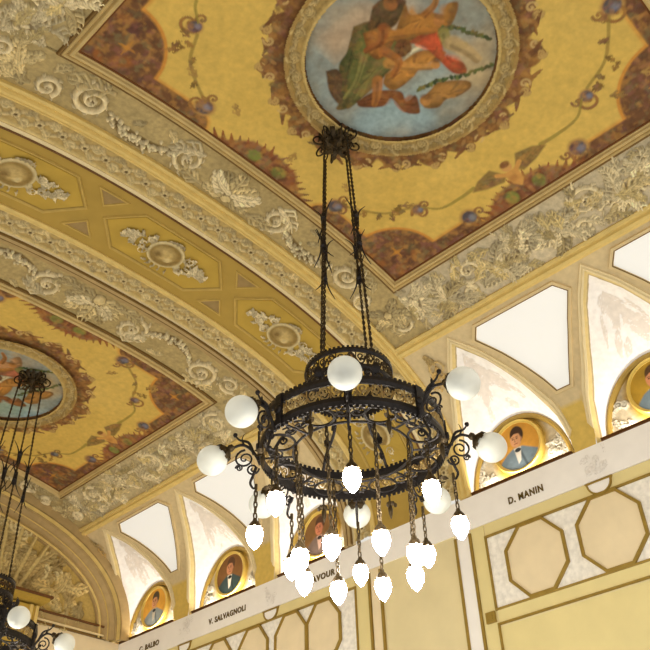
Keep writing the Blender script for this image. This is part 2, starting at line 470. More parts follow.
def stucco_long(name, s0, s1, y0, y1, seed, tone=TP):
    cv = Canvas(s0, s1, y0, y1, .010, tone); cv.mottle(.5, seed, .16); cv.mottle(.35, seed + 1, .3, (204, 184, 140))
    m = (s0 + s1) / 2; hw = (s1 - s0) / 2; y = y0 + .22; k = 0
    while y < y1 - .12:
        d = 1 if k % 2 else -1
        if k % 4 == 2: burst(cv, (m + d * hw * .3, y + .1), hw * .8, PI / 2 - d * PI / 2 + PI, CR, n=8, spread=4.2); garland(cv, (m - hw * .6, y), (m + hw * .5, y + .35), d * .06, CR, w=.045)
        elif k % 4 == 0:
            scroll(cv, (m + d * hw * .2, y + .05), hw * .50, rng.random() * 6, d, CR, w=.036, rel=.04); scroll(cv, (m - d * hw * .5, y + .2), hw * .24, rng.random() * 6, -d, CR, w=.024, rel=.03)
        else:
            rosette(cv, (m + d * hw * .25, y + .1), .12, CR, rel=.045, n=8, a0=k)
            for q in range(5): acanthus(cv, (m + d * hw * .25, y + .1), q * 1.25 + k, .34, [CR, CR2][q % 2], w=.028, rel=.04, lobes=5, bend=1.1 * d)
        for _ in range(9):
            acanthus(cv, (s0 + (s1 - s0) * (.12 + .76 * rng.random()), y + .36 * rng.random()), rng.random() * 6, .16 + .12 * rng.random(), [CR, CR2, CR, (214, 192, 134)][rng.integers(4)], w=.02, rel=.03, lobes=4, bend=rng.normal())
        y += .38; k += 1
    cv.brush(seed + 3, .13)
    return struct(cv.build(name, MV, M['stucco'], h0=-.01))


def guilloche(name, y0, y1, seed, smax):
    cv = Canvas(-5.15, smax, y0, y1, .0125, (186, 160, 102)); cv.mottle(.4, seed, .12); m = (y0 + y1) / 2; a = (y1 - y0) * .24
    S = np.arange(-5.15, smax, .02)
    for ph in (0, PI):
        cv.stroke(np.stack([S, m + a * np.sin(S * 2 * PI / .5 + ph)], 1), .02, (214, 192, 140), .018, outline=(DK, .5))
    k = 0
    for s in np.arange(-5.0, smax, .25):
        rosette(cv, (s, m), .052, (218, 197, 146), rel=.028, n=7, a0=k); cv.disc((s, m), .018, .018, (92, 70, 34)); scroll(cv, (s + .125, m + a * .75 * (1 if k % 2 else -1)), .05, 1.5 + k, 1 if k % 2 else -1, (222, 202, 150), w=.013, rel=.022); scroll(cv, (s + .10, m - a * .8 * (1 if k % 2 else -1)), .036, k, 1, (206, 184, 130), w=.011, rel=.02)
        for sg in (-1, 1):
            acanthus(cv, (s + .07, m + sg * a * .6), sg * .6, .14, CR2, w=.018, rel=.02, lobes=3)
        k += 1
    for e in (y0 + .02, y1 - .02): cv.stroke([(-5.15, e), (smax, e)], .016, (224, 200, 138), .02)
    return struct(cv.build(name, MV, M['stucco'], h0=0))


# ------------------------------------------------------------------ vault shell
SR = np.linspace(-SEND, 3.02, 140); b = MB()
YB = np.array([-1.2, .0, 3, 6, 9, YE + .1]); U, V = np.meshgrid(SR, YB)
b.grid(MV(U, V, -.07)); struct(b.build('ceiling', M['ochre'], smooth=True))


def sb(dy):   # where the vault stops above a lunette, as arc length
    return np.interp(np.abs(dy), [0, .22, .34, .45, .6, .7, .76, .78, .785], [3.3, 3.62, 3.85, 4.06, 4.40, 4.62, 4.9, 5.1, SEND])


def paint_side(name, y0, y1, lun):
    """wall side of the vault, cut away over each lunette"""
    ys = np.arange(y0, y1 + .001, .02); rows = 40; P = np.empty((len(ys), rows, 3)); C = np.empty((len(ys), rows, 3))
    for i, y in enumerate(ys):
        e = SEND
        for c in lun:
            if abs(y - c) < .785: e = float(sb(y - c))
        s = np.linspace(3.0, e, rows); P[i] = MV(s, y, 0)
        C[i] = np.where(s[:, None] > 4.62, lin((216, 184, 96)), lin((212, 191, 148)))
    idx = np.arange(len(ys) * rows).reshape(len(ys), rows)
    F = np.stack([idx[:-1, :-1], idx[:-1, 1:], idx[1:, 1:], idx[1:, :-1]], -1).reshape(-1, 4)
    o = mesh_np(name, P.reshape(-1, 3), F, C.reshape(-1, 3), M['paint']); return struct(o)


paint_side(trim(), -.4, 5.14, LUNETTES[:3]); paint_side(trim(), 7.05, YE, LUNETTES[3:])


def severy(yc):
    """white triangular web rising from the lunette arch to its apex on the vault, with faint relief"""
    n = 151; m = 97; dy = .785 * np.sin(np.linspace(-PI / 2, PI / 2, n)); dy = np.clip(dy, -.7849, .7849); E = MV(sb(dy), yc + dy, 0)
    da = dy * (.715 / .785); A = np.stack([np.full(n, XL - .03), yc + da, 4.72 + .92 * np.sqrt(np.maximum(0, 1 - (da / .715) ** 2))], 1)
    t = np.linspace(0, 1, m)[None, :, None]; P = E[:, None] * (1 - t) + A[:, None] * t
    L = np.linalg.norm(E - A, axis=1)[:, None]
    P[..., 2] += (.10 * np.sin(PI * t[..., 0]) * np.clip(L, 0, 1))
    C = np.empty((n, m, 3)); C[:] = lin((246, 242, 240)); tl = t[..., 0] * L
    C[np.broadcast_to(tl, (n, m)) < .07] = lin((222, 200, 140)); q = (np.broadcast_to(tl, (n, m)) > .07) & (np.broadcast_to(tl, (n, m)) < .1); C[q] = lin((186, 164, 124))
    # relief ornament drawn in (dy, t) space
    cv = Canvas(-.5, .5, 0, 1.3, .0125, (0, 0, 0))
    for k in range(34):
        cx, cy = rng.normal() * .15, .62 + .16 * rng.normal()
        (scroll(cv, (cx, cy), .07, rng.random() * 6, 1, (255, 255, 255), w=.02, rel=.022) if k % 2 else acanthus(cv, (cx, cy), rng.random() * 6, .2, (255, 255, 255), w=.025, rel=.022, lobes=3))
    D = np.broadcast_to(dy[:, None], (n, m)); T = np.broadcast_to(tl, (n, m))
    iu = np.clip(((D + .5) / .0125).astype(int), 0, cv.nu - 1); iv = np.clip((T / .0125).astype(int), 0, cv.nv - 1); H = cv.H[iv, iu] * (T > .12) * (T < L - .08)
    P[..., 2] -= H * .35; P[..., 0] -= H * .3
    C[H > .008] = lin((229, 220, 212))
    idx = np.arange(n * m).reshape(n, m); F = np.stack([idx[:-1, :-1], idx[:-1, 1:], idx[1:, 1:], idx[1:, :-1]], -1).reshape(-1, 4)
    struct(mesh_np(trim(), P.reshape(-1, 3), F, C.reshape(-1, 3), M['paint']))
    # gilded border on the vault and arch border at the lunette
    b = MB(); d2 = np.concatenate([-np.linspace(.77, 0, 30), np.linspace(0, .77, 30)[1:]])
    A2 = np.stack([sb(d2), yc + d2], 1); nrm = np.sign(d2); d3 = d2 * 1.0 + nrm * .03 * (np.abs(d2) > .001)
    B2 = np.stack([sb(d2) - .10, yc + d2 * 1.07], 1)
    b.sweep(MV, A2, B2, [(0, -.02), (0, .022), (.35, .03), (.55, .014), (.9, .02), (1, 0)]); struct(b.build(trim(), M['fillet'], smooth=True))
    b = MB(); a = np.linspace(.03, PI - .03, 40)
    o1 = np.stack([yc - .715 * np.cos(a), 4.72 + .92 * np.sin(a)], 1); o2 = np.stack([yc - .66 * np.cos(a), 4.72 + .86 * np.sin(a)], 1)
    b.sweep(ML, o1, o2, [(0, -.02), (0, .05), (.5, .06), (1, .04), (1, -.02)]); struct(b.build(trim(), M['olive'], smooth=True))


for yc in LUNETTES[1:]: severy(yc)


# ------------------------------------------------------------------ lunettes and portraits
def lunette(yc):
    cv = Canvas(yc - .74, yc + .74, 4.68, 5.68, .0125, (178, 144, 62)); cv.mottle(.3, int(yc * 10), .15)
    for sg in (-1, 1):
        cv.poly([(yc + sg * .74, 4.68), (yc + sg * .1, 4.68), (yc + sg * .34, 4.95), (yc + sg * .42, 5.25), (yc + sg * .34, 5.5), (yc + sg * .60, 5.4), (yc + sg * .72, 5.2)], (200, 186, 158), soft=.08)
        for _ in range(16):
            p = (yc + sg * (.42 + .26 * rng.random()), 4.76 + .42 * rng.random())
            (acanthus(cv, p, rng.random() * 6, .14, (224, 216, 196), w=.02, rel=.025, lobes=3) if _ % 2 else scroll(cv, p, .05, rng.random() * 6, sg, (224, 216, 196), w=.014, rel=.025))
    cv.keep = lambda U, V: ((U - yc) / .735) ** 2 + ((V - 4.70) / .945) ** 2 < 1
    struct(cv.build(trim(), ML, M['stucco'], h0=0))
    b = MB(); b.box((8.035, yc, 4.735), (.014, 0, 0), (0, .735, 0), (0, 0, .036)); b.box((8.03, yc, 4.772), (.024, 0, 0), (0, .735, 0), (0, 0, .006)); struct(b.build(trim(), M['brown']))


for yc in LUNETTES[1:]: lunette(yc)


def portrait(yc, label, bgc, hair, skin, coat, shirt, hx=0., hy=.09, beard=None, seed=1, tilt=0., bald=False):
    """round painted bust portrait: a is to the viewer's right"""
    zc = 5.215; R = .318; root = thing('portrait_medallion', (XL - .05, yc, zc - R - .05), label, 'portrait', 'painted portraits in the lunettes')
    cv = Canvas(-R, R, -R, R, .008, bgc); cv.mottle(.3, seed, .3); cv.mottle(.2, seed + 5, .3, np.clip(np.array(bgc) * .72, 0, 255))
    fx = hx
    cv.poly([(fx - .07, -.02), (fx + .07, -.02), (fx + .16, -.07), (.27, -.13), (.34, -.36), (-.34, -.36), (-.25, -.14), (fx - .15, -.06)], coat, soft=.02)
    cv.poly([(fx + .02, -.1), (fx + .1, -.36), (fx + .13, -.36), (fx + .05, -.08)], np.clip(np.array(coat) * .7, 0, 255), soft=.015)
    cv.poly([(fx - .055, -.02), (fx + .05, -.02), (fx + .02, -.2), (fx - .02, -.24)], shirt, soft=.012)
    cv.disc((fx, -.055), .045, .028, np.clip(np.array(coat) * .4, 0, 255)); cv.poly([(fx - .05, 0), (fx + .045, 0), (fx + .05, .06), (fx - .05, .06)], np.clip(np.array(skin) * .8, 0, 255), soft=.01)
    hc = (fx + .008, hy + .03)
    if not bald: cv.disc((hc[0] + .01, hc[1] + .035), .096, .118, hair, soft=.15)
    else:
        for sg in (-1, 1): cv.disc((hc[0] + sg * .078, hc[1] + .01), .03, .06, hair, soft=.3)
    cv.disc((fx - .01, hy), .074, .105, skin, soft=.15)
    cv.disc((fx + .035, hy - .01), .035, .08, np.clip(np.array(skin) * .82, 0, 255), alpha=.5, soft=.9)
    for sg in (-1, 1):
        e = (fx - .015 + sg * .028, hy + .018); cv.disc(e, .014, .007, (60, 40, 26), soft=.6); cv.stroke([(e[0] - .018, e[1] + .02), (e[0] + .016, e[1] + .022)], .005, hair, alpha=.8)
    cv.stroke([(fx - .016, hy + .018), (fx - .026, hy - .022), (fx - .010, hy - .026)], .006, np.clip(np.array(skin) * .66, 0, 255), alpha=.8)
    cv.stroke([(fx - .035, hy - .052), (fx + .010, hy - .052)], .006, (140, 66, 50), alpha=.9)
    cv.disc((fx + .072, hy - .005), .012, .024, np.clip(np.array(skin) * .8, 0, 255))
    if not bald: cv.poly([(fx - .075, hy + .05), (fx - .05, hy + .115), (fx + .06, hy + .12), (fx + .085, hy + .02), (fx + .06, hy + .075), (fx - .02, hy + .085)], hair, soft=.012)
    if beard:
        for sg in (-1, 1): cv.disc((fx - .008 + sg * .058, hy - .05), .024, .06, beard, rot=sg * .25, soft=.4)
        cv.disc((fx - .01, hy - .092), .055, .03, beard, soft=.4)
    cv.keep = lambda U, V: np.hypot(U, V) < R
    mp = lambda a, c, h: np.stack([np.full(a.shape, XL - .045), yc - a, zc + c], -1)
    cv.build('painted_canvas', mp, M['paint'], root)
    b = MB(); ang = np.linspace(0, 2 * PI, 65)[:-1]; rows = []
    for r, h in [(R - .012, .03), (R - .006, .055), (R + .012, .06), (R + .025, .07), (R + .036, .06), (R + .045, .03), (R + .048, -.002)]:
        rows.append(np.stack([np.full(64, XL - h), yc - r * np.cos(ang), zc + r * np.sin(ang)], 1))
    b.grid(np.stack(rows), closed_v=True); f = b.build('gilt_frame', M['gilt'], root, smooth=True); f['label'] = 'gilded round frame'
    settle(root)


portrait(4.39, 'round portrait of dark-haired man in blue-grey coat on orange ground, beside the chandelier', (206, 148, 56), (58, 38, 24), (214, 156, 110), (112, 128, 138), (216, 208, 196), seed=3)
portrait(2.54, 'round portrait on olive ground cut by the right picture edge', (176, 138, 42), (86, 60, 34), (206, 140, 98), (112, 128, 138), (190, 180, 170), hx=-.02, seed=8)
portrait(7.80, 'round portrait of red-faced person in pinkish shirt, seen through the hanging bulbs', (134, 96, 52), (84, 56, 36), (206, 128, 92), (120, 100, 90), (208, 168, 150), seed=12)
portrait(9.77, 'round portrait of man in dark teal coat with white shirt on brown ground', (132, 90, 46), (92, 62, 38), (208, 142, 100), (58, 74, 72), (236, 226, 206), seed=17)
portrait(11.72, 'round portrait of grey-coated man on orange ground, farthest left', (216, 158, 58), (78, 64, 44), (210, 150, 104), (128, 134, 132), (170, 160, 140), seed=21)

# ------------------------------------------------------------------ white window panes in the vault between the lunettes
wn = 0
for mid in (1.62, 3.465, 8.80, 10.77):
    wn += 1
    half = [(3.27, .53), (3.41, .635), (3.70, .45), (4.0, .28), (4.22, .165), (4.40, .085)]
    pts = [(s, mid - w) for s, w in half] + [(s, mid + w) for s, w in half[::-1]]
    b = MB(); P0 = dens(pts, .08); b.loop(MV, P0, [(-.05, -.01), (-.045, .028), (-.012, .03), (0, .024), (.004, .004)])
    fr = struct(b.build('window_%d' % wn, M['tan'], smooth=True)); fr['label'] = 'white trapezoid window set in the vault'
    b = MB(); n = 24; prof = np.array(half); ss = np.linspace(3.27, 4.40, n); ww = np.interp(ss, prof[:, 0], prof[:, 1]); tt = np.linspace(-1, 1, 7)
    U = np.repeat(ss[:, None], 7, 1); V = mid + ww[:, None] * tt[None]; b.grid(MV(U, V, .008)); pn = b.build('pane', M['pane'], fr, smooth=True)
    b = MB(); b.loop(MV, P0, [(-.012, .031), (-.008, .034), (-.001, .032), (.002, .01)]); b.build('window_bead', M['line'], fr)

# ------------------------------------------------------------------ stucco borders, ribs, coffered band
stucco_cross(trim(), 4.50, 5.10, True, 31); stucco_cross(trim(), 7.14, 7.90, False, 47); stucco_cross(trim(), 11.72, 12.22, True, 53)
stucco_long(trim(), 2.30, 3.02, .3, 4.53, 61, (204, 189, 158)); stucco_long(trim(), -3.02, -2.30, .3, 4.53, 67)
stucco_long(trim(), 2.30, 3.02, 7.88, 11.74, 71, (190, 172, 132))
guilloche(trim(), 5.20, 5.53, 81, 5.15); guilloche(trim(), 6.66, 6.99, 83, 5.15)

SV = np.linspace(-5.18, 5.18, 160)
def rib(y0, y1, prof, m, s=SV): b = MB(); b.sweep(MV, np.stack([s, np.full(len(s), y0)], 1), np.stack([s, np.full(len(s), y1)], 1), prof); return struct(b.build(trim(), M[m], smooth=True))
def rail(s0, s1, y0, y1, prof, m): b = MB(); Y = np.linspace(y0, y1, 30); b.sweep(MV, np.stack([np.full(30, s0), Y], 1), np.stack([np.full(30, s1), Y], 1), prof); return struct(b.build(trim(), M[m], smooth=True))


P3 = [(0, -.02), (0, .03), (.15, .045), (.3, .03), (.38, .02), (.5, .05), (.68, .05), (.74, .025), (.85, .04), (1, .03), (1, -.02)]
rib(5.06, 5.22, P3, 'rib'); rib(5.52, 5.58, [(0, 0), (0, .03), (.5, .04), (1, .02), (1, -.03)], 'fillet'); rib(5.575, 5.60, [(0, .02), (0, .03), (1, .03), (1, -.05)], 'brown')
rib(6.61, 6.67, [(0, -.03), (0, .02), (.5, .04), (1, .03), (1, 0)], 'rib'); rib(6.97, 7.0, [(0, 0), (0, .03), (1, .03), (1, 0)], 'fillet'); rib(7.0, 7.012, [(0, 0), (0, .062), (1, .064), (1, 0)], 'line'); rib(7.07, 7.082, [(0, .02), (0, .055), (1, .055), (1, .02)], 'line')
rib(7.01, 7.16, [(0, 0), (0, .06), (.25, .075), (.4, .05), (.45, .03), (.6, .045), (.75, .03), (1, .03), (1, -.02)], 'cornice')
PL = [(0, -.02), (0, .02), (.2, .035), (.4, .02), (.5, .05), (.75, .055), (.85, .03), (1, .02), (1, -.02)]
rail(3.0, 3.16, -.3, 5.08, PL, 'rib'); rail(3.0, 3.16, 7.12, 12.3, PL, 'rib'); rail(-3.16, -3.0, -.3, 5.08, PL, 'rib')
# painted coffers: pointed panels with triangles between
HC = [-3.76, -1.85, .08, 2.0, 3.92]
field = MB(); U, V = np.meshgrid(SV, np.linspace(5.53, 6.68, 8)); field.grid(MV(U, V, 0)); struct(field.build(trim(), M['ochre'], smooth=True))
for c in HC:
    hexa = [(c - .84, 6.10), (c - .53, 5.76), (c + .53, 5.76), (c + .84, 6.10), (c + .53, 6.45), (c - .53, 6.45)]
    b = MB(); H = dens(hexa, .12); b.loop(MV, H, [(-.022, 0), (-.016, .022), (-.006, .024), (.004, .016), (.012, .006)]); struct(b.build(trim(), M['coffer_edge']))
    b = MB(); b.slab(MV, inset(np.array(hexa), .025), -.01, .006, seg=.1); struct(b.build(trim(), M['ochre_panel']))
for c0, c1 in zip(HC[:-1], HC[1:]):
    m = (c0 + c1) / 2
    for sg in (-1, 1):
        tri = [(m - .16, 6.105 + sg * .36), (m + .16, 6.105 + sg * .36), (m, 6.105 + sg * .17)]
        b = MB(); b.slab(MV, tri, -.01, .005); struct(b.build(trim(), M['tri']))
        b = MB(); b.loop(MV, tri, [(-.02, 0), (-.014, .018), (0, .018), (.004, .004)]); struct(b.build(trim(), M['coffer_edge']))

medl = {-1.85: 'stucco medallion with dark oval boss on coffer at left picture edge', .08: 'stucco medallion with winged scrolls on middle coffer of the band', 2.0: 'stucco medallion on coffer just left of chandelier hanging rods',
        3.92: 'stucco medallion on coffer seen through the chandelier ring'}
for c in HC[1:]:
    cv = Canvas(c - .60, c + .60, 5.80, 6.41, .0125, (188, 156, 68))
    for sg in (-1, 1):
        for k in range(54):     # wing of small leaves and flowers narrowing to a point
            t = rng.random() ** .8; x = c + sg * (.20 + .36 * t); y = 6.105 + (rng.random() - .5) * 2 * (.17 * (1 - t) + .02)
            if k % 3: acanthus(cv, (x, y), PI / 2 - sg * PI / 2 + rng.normal() * .8, .10, CR, w=.018, rel=.035, lobes=3, bend=rng.normal() * .5)
            else: rosette(cv, (x, y), .03, CR, rel=.04, n=5)
        scroll(cv, (c + sg * .27, 6.00), .06, 1, sg, CR, w=.016, rel=.035); scroll(cv, (c + sg * .27, 6.21), .06, 4, -sg, CR, w=.016, rel=.035)
        for dd in (-2, -1, 0, 1, 2): acanthus(cv, (c + dd * .06, 6.105 + sg * .21), sg * PI / 2 - dd * .5, .085, CR, w=.018, rel=.035, lobes=3)
    cv.disc((c, 6.105), .235, .225, (216, 198, 150), relief=.04, outline=(DK, .6)); cv.disc((c, 6.105), .195, .185, (146, 120, 66)); q = cv.box((c - .2, 5.9), (c + .2, 6.3))
    sl, U, V = q; k = np.hypot((U - c) / .195, (V - 6.105) / .185); cv.H[sl] = np.where(k < 1, .02 + .03 * np.clip(.9 - k, 0, 1), cv.H[sl])
    cv.disc((c - .02, 6.09), .12, .10, (196, 170, 110), relief=.055, soft=.7); cv.disc((c + .05, 6.14), .05, .05, (214, 192, 136), relief=.06, soft=.6); cv.disc((c - .09, 6.13), .04, .06, (136, 110, 62), relief=.045, soft=1.2)
    HH = cv.H.copy(); cv.keep = lambda U, V, HH=HH: HH > .002
    o = cv.build('stucco_medallion', MV, M['stucco'], h0=.004); tag(o, medl[c], 'medallion', 'stucco medallions on the coffered band')

# painted/stucco scroll panels in the corners beside the bands (wall side)
for (ya, yb, sg) in ((4.50, 5.0, 1), (7.22, 7.6, -1), (11.95, 12.3, 1)):
    cv = Canvas(3.2, 4.3, ya, yb, .0125, (190, 152, 84)); m = (ya + yb) / 2; cv.mottle(.2, 9, .2)
    scroll(cv, (3.5, m), .12, 0, sg, (208, 178, 116), w=.03, rel=.03); acanthus(cv, (3.45, m), .3, .4, (196, 162, 100), w=.035, rel=.03)
    acanthus(cv, (3.8, m), .1 * sg, .35, (180, 146, 90), w=.03, rel=.03); acanthus(cv, (3.45, m), 2.6, .2, (208, 178, 116), w=.03, rel=.03)
    yc = LUNETTES[2] if ya < 5 else (LUNETTES[3] if ya < 8 else LUNETTES[5]); HH = cv.H.copy()
    cv.keep = lambda U, V, HH=HH, yc=yc: (HH > .002) & (U < sb(V - yc) - .14)
    o = cv.build('stucco_scroll', MV, M['stucco'], h0=.003)
    tag(o, {4.5: 'small stucco scroll on tan vault left of the blue-coated portrait', 7.22: 'small stucco scroll on vault beside the portrait behind the bulbs', 11.95: 'small stucco scroll in the corner by the far end arch'}[ya], 'ornament')


# ------------------------------------------------------------------ ceiling frescoes
FIG = {
 'pink': [(-.69, .35), (-.69, .09), (-.6, -.17), (-.5, .03), (-.49, .24), (-.42, .45)],
 'blue': [(.24, .22), (.33, .03), (.27, -.28), (.5, -.29), (.4, .01), (.64, .27), (.63, .55), (.36, .77), (.15, .66)],
 'green': [(-.53, .1), (-.45, -.04), (-.17, -.12), (-.05, -.06), (.01, .26), (.03, .63), (-.04, .75), (-.11, .62), (-.34, .44), (-.4, .29)],
 'green2': [(-.18, .17), (-.12, -.08), (-.03, .11), (.05, .57), (.01, .65)],
 'dark': [(-.58, -.18), (-.57, -.28), (-.47, -.38), (-.41, -.38), (-.33, -.22), (-.35, -.09), (-.45, -.02), (-.52, -.1)],
 'orange': [(-.44, .06), (-.34, -.12), (-.21, -.08), (-.15, .11), (-.26, .15)],
 'topfig': [(-.27, -.22), (-.37, -.39), (-.27, -.37), (-.19, -.49), (-.08, -.55), (-.14, -.63), (-.09, -.7), (0, -.6), (.03, -.5), (.01, -.34), (-.09, -.2), (-.18, -.13)],
 'white': [(-.01, .04), (-.02, -.18), (.04, -.21), (.03, 0)],
 'body': [(.03, .19), (.04, .01), (.07, -.18), (.23, -.31), (.19, -.09), (.22, .05), (.21, .23), (.1, .26)],
 'red': [(-.06, -.18), (-.02, -.4), (.11, -.4), (.25, -.32), (.41, -.39), (.51, -.35), (.43, -.27), (.25, -.26), (.07, -.25)],
 'face': [(-.14, -.06), (-.15, -.13), (-.08, -.17), (-.01, -.12), (-.02, -.03), (-.08, -.02)],
 'legs': [(.08, .58), (.12, .39), (.27, .24), (.39, .27), (.39, .17), (.51, .22), (.56, .27), (.46, .35), (.27, .34), (.28, .45), (.15, .59)],
 'blob': [(-.39, .58), (-.33, .5), (-.2, .56), (-.05, .72), (-.2, .71)],
 'putto': [(.49, .12), (.47, -.01), (.46, -.1), (.61, -.28), (.69, -.27), (.69, -.14), (.64, -.04), (.66, .06), (.58, .15)]}
FC = dict(pink=(178, 152, 124), blue=(150, 172, 176), green=(92, 96, 44), green2=(116, 112, 56), dark=(88, 66, 36), orange=(168, 104, 40), topfig=(172, 114, 44), white=(206, 196, 160), body=(190, 128, 52), red=(200, 82, 44), face=(110, 66, 34), legs=(138, 78, 36), blob=(96, 70, 44), putto=(168, 118, 54))
FC2 = dict(FC, blue=(142, 164, 148), pink=(196, 150, 104), green=(196, 132, 92), green2=(206, 150, 108), dark=(120, 84, 48), red=(196, 112, 78), topfig=(186, 134, 84))


def fresco(yc, cs, hy, label, FC, vary):
    Y0, Y1 = yc - hy, yc + hy; SX = 2.235
    cv = Canvas(-SX, SX, Y0, Y1, .0125, (214, 180, 92)); cv.mottle(.9, vary, .08); cv.mottle(1.2, vary + 1, .35, (222, 192, 112)); cv.mottle(.6, vary + 2, .25, (200, 164, 74))
    BR = (112, 76, 48); BR2 = (142, 92, 48); ORG = (206, 142, 62)
    inb = lambda: None
    # brown border: full strips by the corners, thin lines between
    for sg in (-1, 1):
        for tg in (-1, 1):
            cx, cy = sg * (SX - .17), yc + tg * (hy - .17)
            cv.disc((cx, cy), .60, .60, ORG, soft=.03); 
            for (p, q) in (((sg * SX, cy), (sg * SX, yc + tg * .78)), ((cx, yc + tg * hy), (sg * .95, yc + tg * hy))):
                cv.stroke([p, q], .225, ORG)
            for (p, q) in (((sg * SX, cy), (sg * SX, yc + tg * .78)), ((cx, yc + tg * hy), (sg * .95, yc + tg * hy))):
                cv.stroke([p, q], .20, BR, soft=.1)
            cv.disc((cx, cy), .565, .565, BR, soft=.04)
            for k in range(26):
                a = rng.random() * 6.3; r = .5 * math.sqrt(rng.random()); c = (cx + r * math.cos(a) * .9, cy + r * math.sin(a) * .9)
                cv.disc(c, .05 + .07 * rng.random(), .03 + .04 * rng.random(), [(150, 96, 52), (94, 56, 40), (120, 92, 66), (88, 84, 56), (168, 100, 44), (104, 70, 70)][rng.integers(6)], rot=rng.random() * 3, alpha=.6, soft=.7)
            for a in range(4): cv.stroke([(cx - sg * .18, cy - tg * .16), (cx - sg * .18 + .09 * math.cos(a * PI / 2), cy - tg * .16 + .09 * math.sin(a * PI / 2))], .024, (200, 138, 54), taper=(1, .2), alpha=.75)
            for k in range(12):
                t = rng.random(); c = (sg * (1.0 + .6 * t), yc + tg * (hy - .09)) if k % 2 else (sg * (SX - .09), yc + tg * (.85 + .4 * t))
                cv.disc(c, .06, .035, [(160, 106, 60), (110, 76, 70), (98, 60, 36)][k % 3], rot=k, alpha=.6, soft=.6)
            # scrolling grotesque near strip end with blue ball
            for (bx, by, rr) in ((sg * .93, yc + tg * (hy - .25), .085), (sg * (SX - .22), yc + tg * .68, .085), (sg * 1.57, yc + tg * 1.05, .062)):
                cv.disc((bx, by), rr * 1.3, rr * 1.3, (184, 142, 80), soft=.3); scroll(cv, (bx + sg * rr, by), .098, 1 + sg, tg, (150, 104, 56), w=.014, rel=0, turns=1.1, al=.3); scroll(cv, (bx, by - tg * rr * 1.6), .05, 2, tg, (142, 100, 56), w=.012, rel=0, turns=1.1, al=.2)
                cv.disc((bx, by), rr * .95, rr * .95, (86, 78, 84), soft=.3); cv.disc((bx + .02, by - .02), rr * .5, rr * .5, (122, 122, 138), soft=.9)
            # vines from the balls
            V = smooth_path([(sg * 1.57, yc + tg * 1.0), (sg * 1.72, yc + tg * .85), (sg * 1.75, yc + tg * .6), (sg * 1.74, yc + tg * .42)], 20)
            cv.stroke(V, .020, (148, 134, 58), alpha=.8, taper=(.5, 1.2)); V = smooth_path([(sg * 1.5, yc + tg * 1.1), (sg * 1.38, yc + tg * 1.35), (sg * 1.2, yc + tg * 1.5), (sg * 1.0, yc + tg * 1.62)], 20)
            cv.stroke(V, .016, (150, 128, 60), alpha=.8)
            for q in (3, 8, 13, 18): acanthus(cv, V[q], rng.random() * 6, .1, (150, 118, 56), w=.018, rel=0, lobes=2, al=.2)
            for k in range(4): acanthus(cv, (sg * (1.48 + .12 * rng.random()), yc + tg * (1.15 + .25 * rng.random())), rng.random() * 6, .12, (146, 112, 52), w=.016, rel=0, lobes=2, al=.2)
    # feathered acanthus plumes in the middle of each side
    def plume(px, py, ux, uy):      # (ux,uy) inward
        tx, ty = -uy, ux
        for sg in (-1, 1):
            cv.poly([(px, py), (px + tx * sg * .75, py + ty * sg * .75), (px + tx * sg * .5 + ux * .1, py + ty * sg * .5 + uy * .1), (px + tx * sg * .3 + ux * .27, py + ty * sg * .3 + uy * .27), (px + ux * .3, py + uy * .3)], (142, 90, 58), soft=.04)
            for k in range(8):
                b0 = np.array([px + tx * sg * (.06 + .08 * k) + ux * (.26 - .03 * k), py + ty * sg * (.06 + .08 * k) + uy * (.26 - .03 * k)]); a = math.atan2(uy, ux) + (.35 + .07 * k) * sg * (1 if (tx * uy - ty * ux) < 0 else -1)
                cv.stroke([b0, b0 + .11 * np.array([math.cos(a), math.sin(a)])], .026, (146, 88, 48), taper=(1, .2))
            c = (px + tx * sg * .17 + ux * .14, py + ty * sg * .17 + uy * .14); cv.disc(c, .12, .10, (118, 72, 44), soft=.3); cv.disc(c, .085, .07, (124, 132, 62), soft=.4)
        cv.stroke([(px, py), (px + ux * .3, py + uy * .3)], .03, (116, 66, 36), taper=(1, .4))
    plume(0, yc + hy, 0, -1); plume(0, yc - hy, 0, 1); plume(SX, yc, -1, 0); plume(-SX, yc, 1, 0)
    # winged putti over the long-side plumes
    for sg in (-1, 1):
        px = sg * 1.80; SK = (206, 152, 80); WG = (142, 116, 62)
        for w in (-1, 1):
            cv.poly([(px + sg * .02, yc + w * .06), (px - sg * .14, yc + w * .16), (px - sg * .10, yc + w * .34), (px - sg * .02, yc + w * .46), (px + sg * .05, yc + w * .30), (px + sg * .09, yc + w * .12)], WG, soft=.02)
            for k in range(4): cv.stroke([(px, yc + w * (.1 + .06 * k)), (px - sg * (.08 - .02 * k), yc + w * (.22 + .06 * k))], .008, (104, 80, 44), alpha=.6)
        cv.poly([(px, yc - .08), (px, yc + .08), (px + sg * .16, yc + .06), (px + sg * .24, yc), (px + sg * .16, yc - .07)], SK, soft=.02)
        for w in (-1, 1): cv.stroke([(px + sg * .02, yc + w * .07), (px - sg * .03, yc + w * .14)], .026, SK)
        cv.disc((px - sg * .06, yc), .062, .058, (210, 158, 92), soft=.2); cv.disc((px - sg * .095, yc), .04, .055, (130, 88, 44), soft=.4); cv.disc((px + sg * .1, yc + .02), .04, .05, (176, 118, 62), soft=.8, alpha=.6)
    # dark scalloped cartouche behind the medallion ring
    R1, R2 = .89, 1.10; oc = (cs, yc)
    N = 20
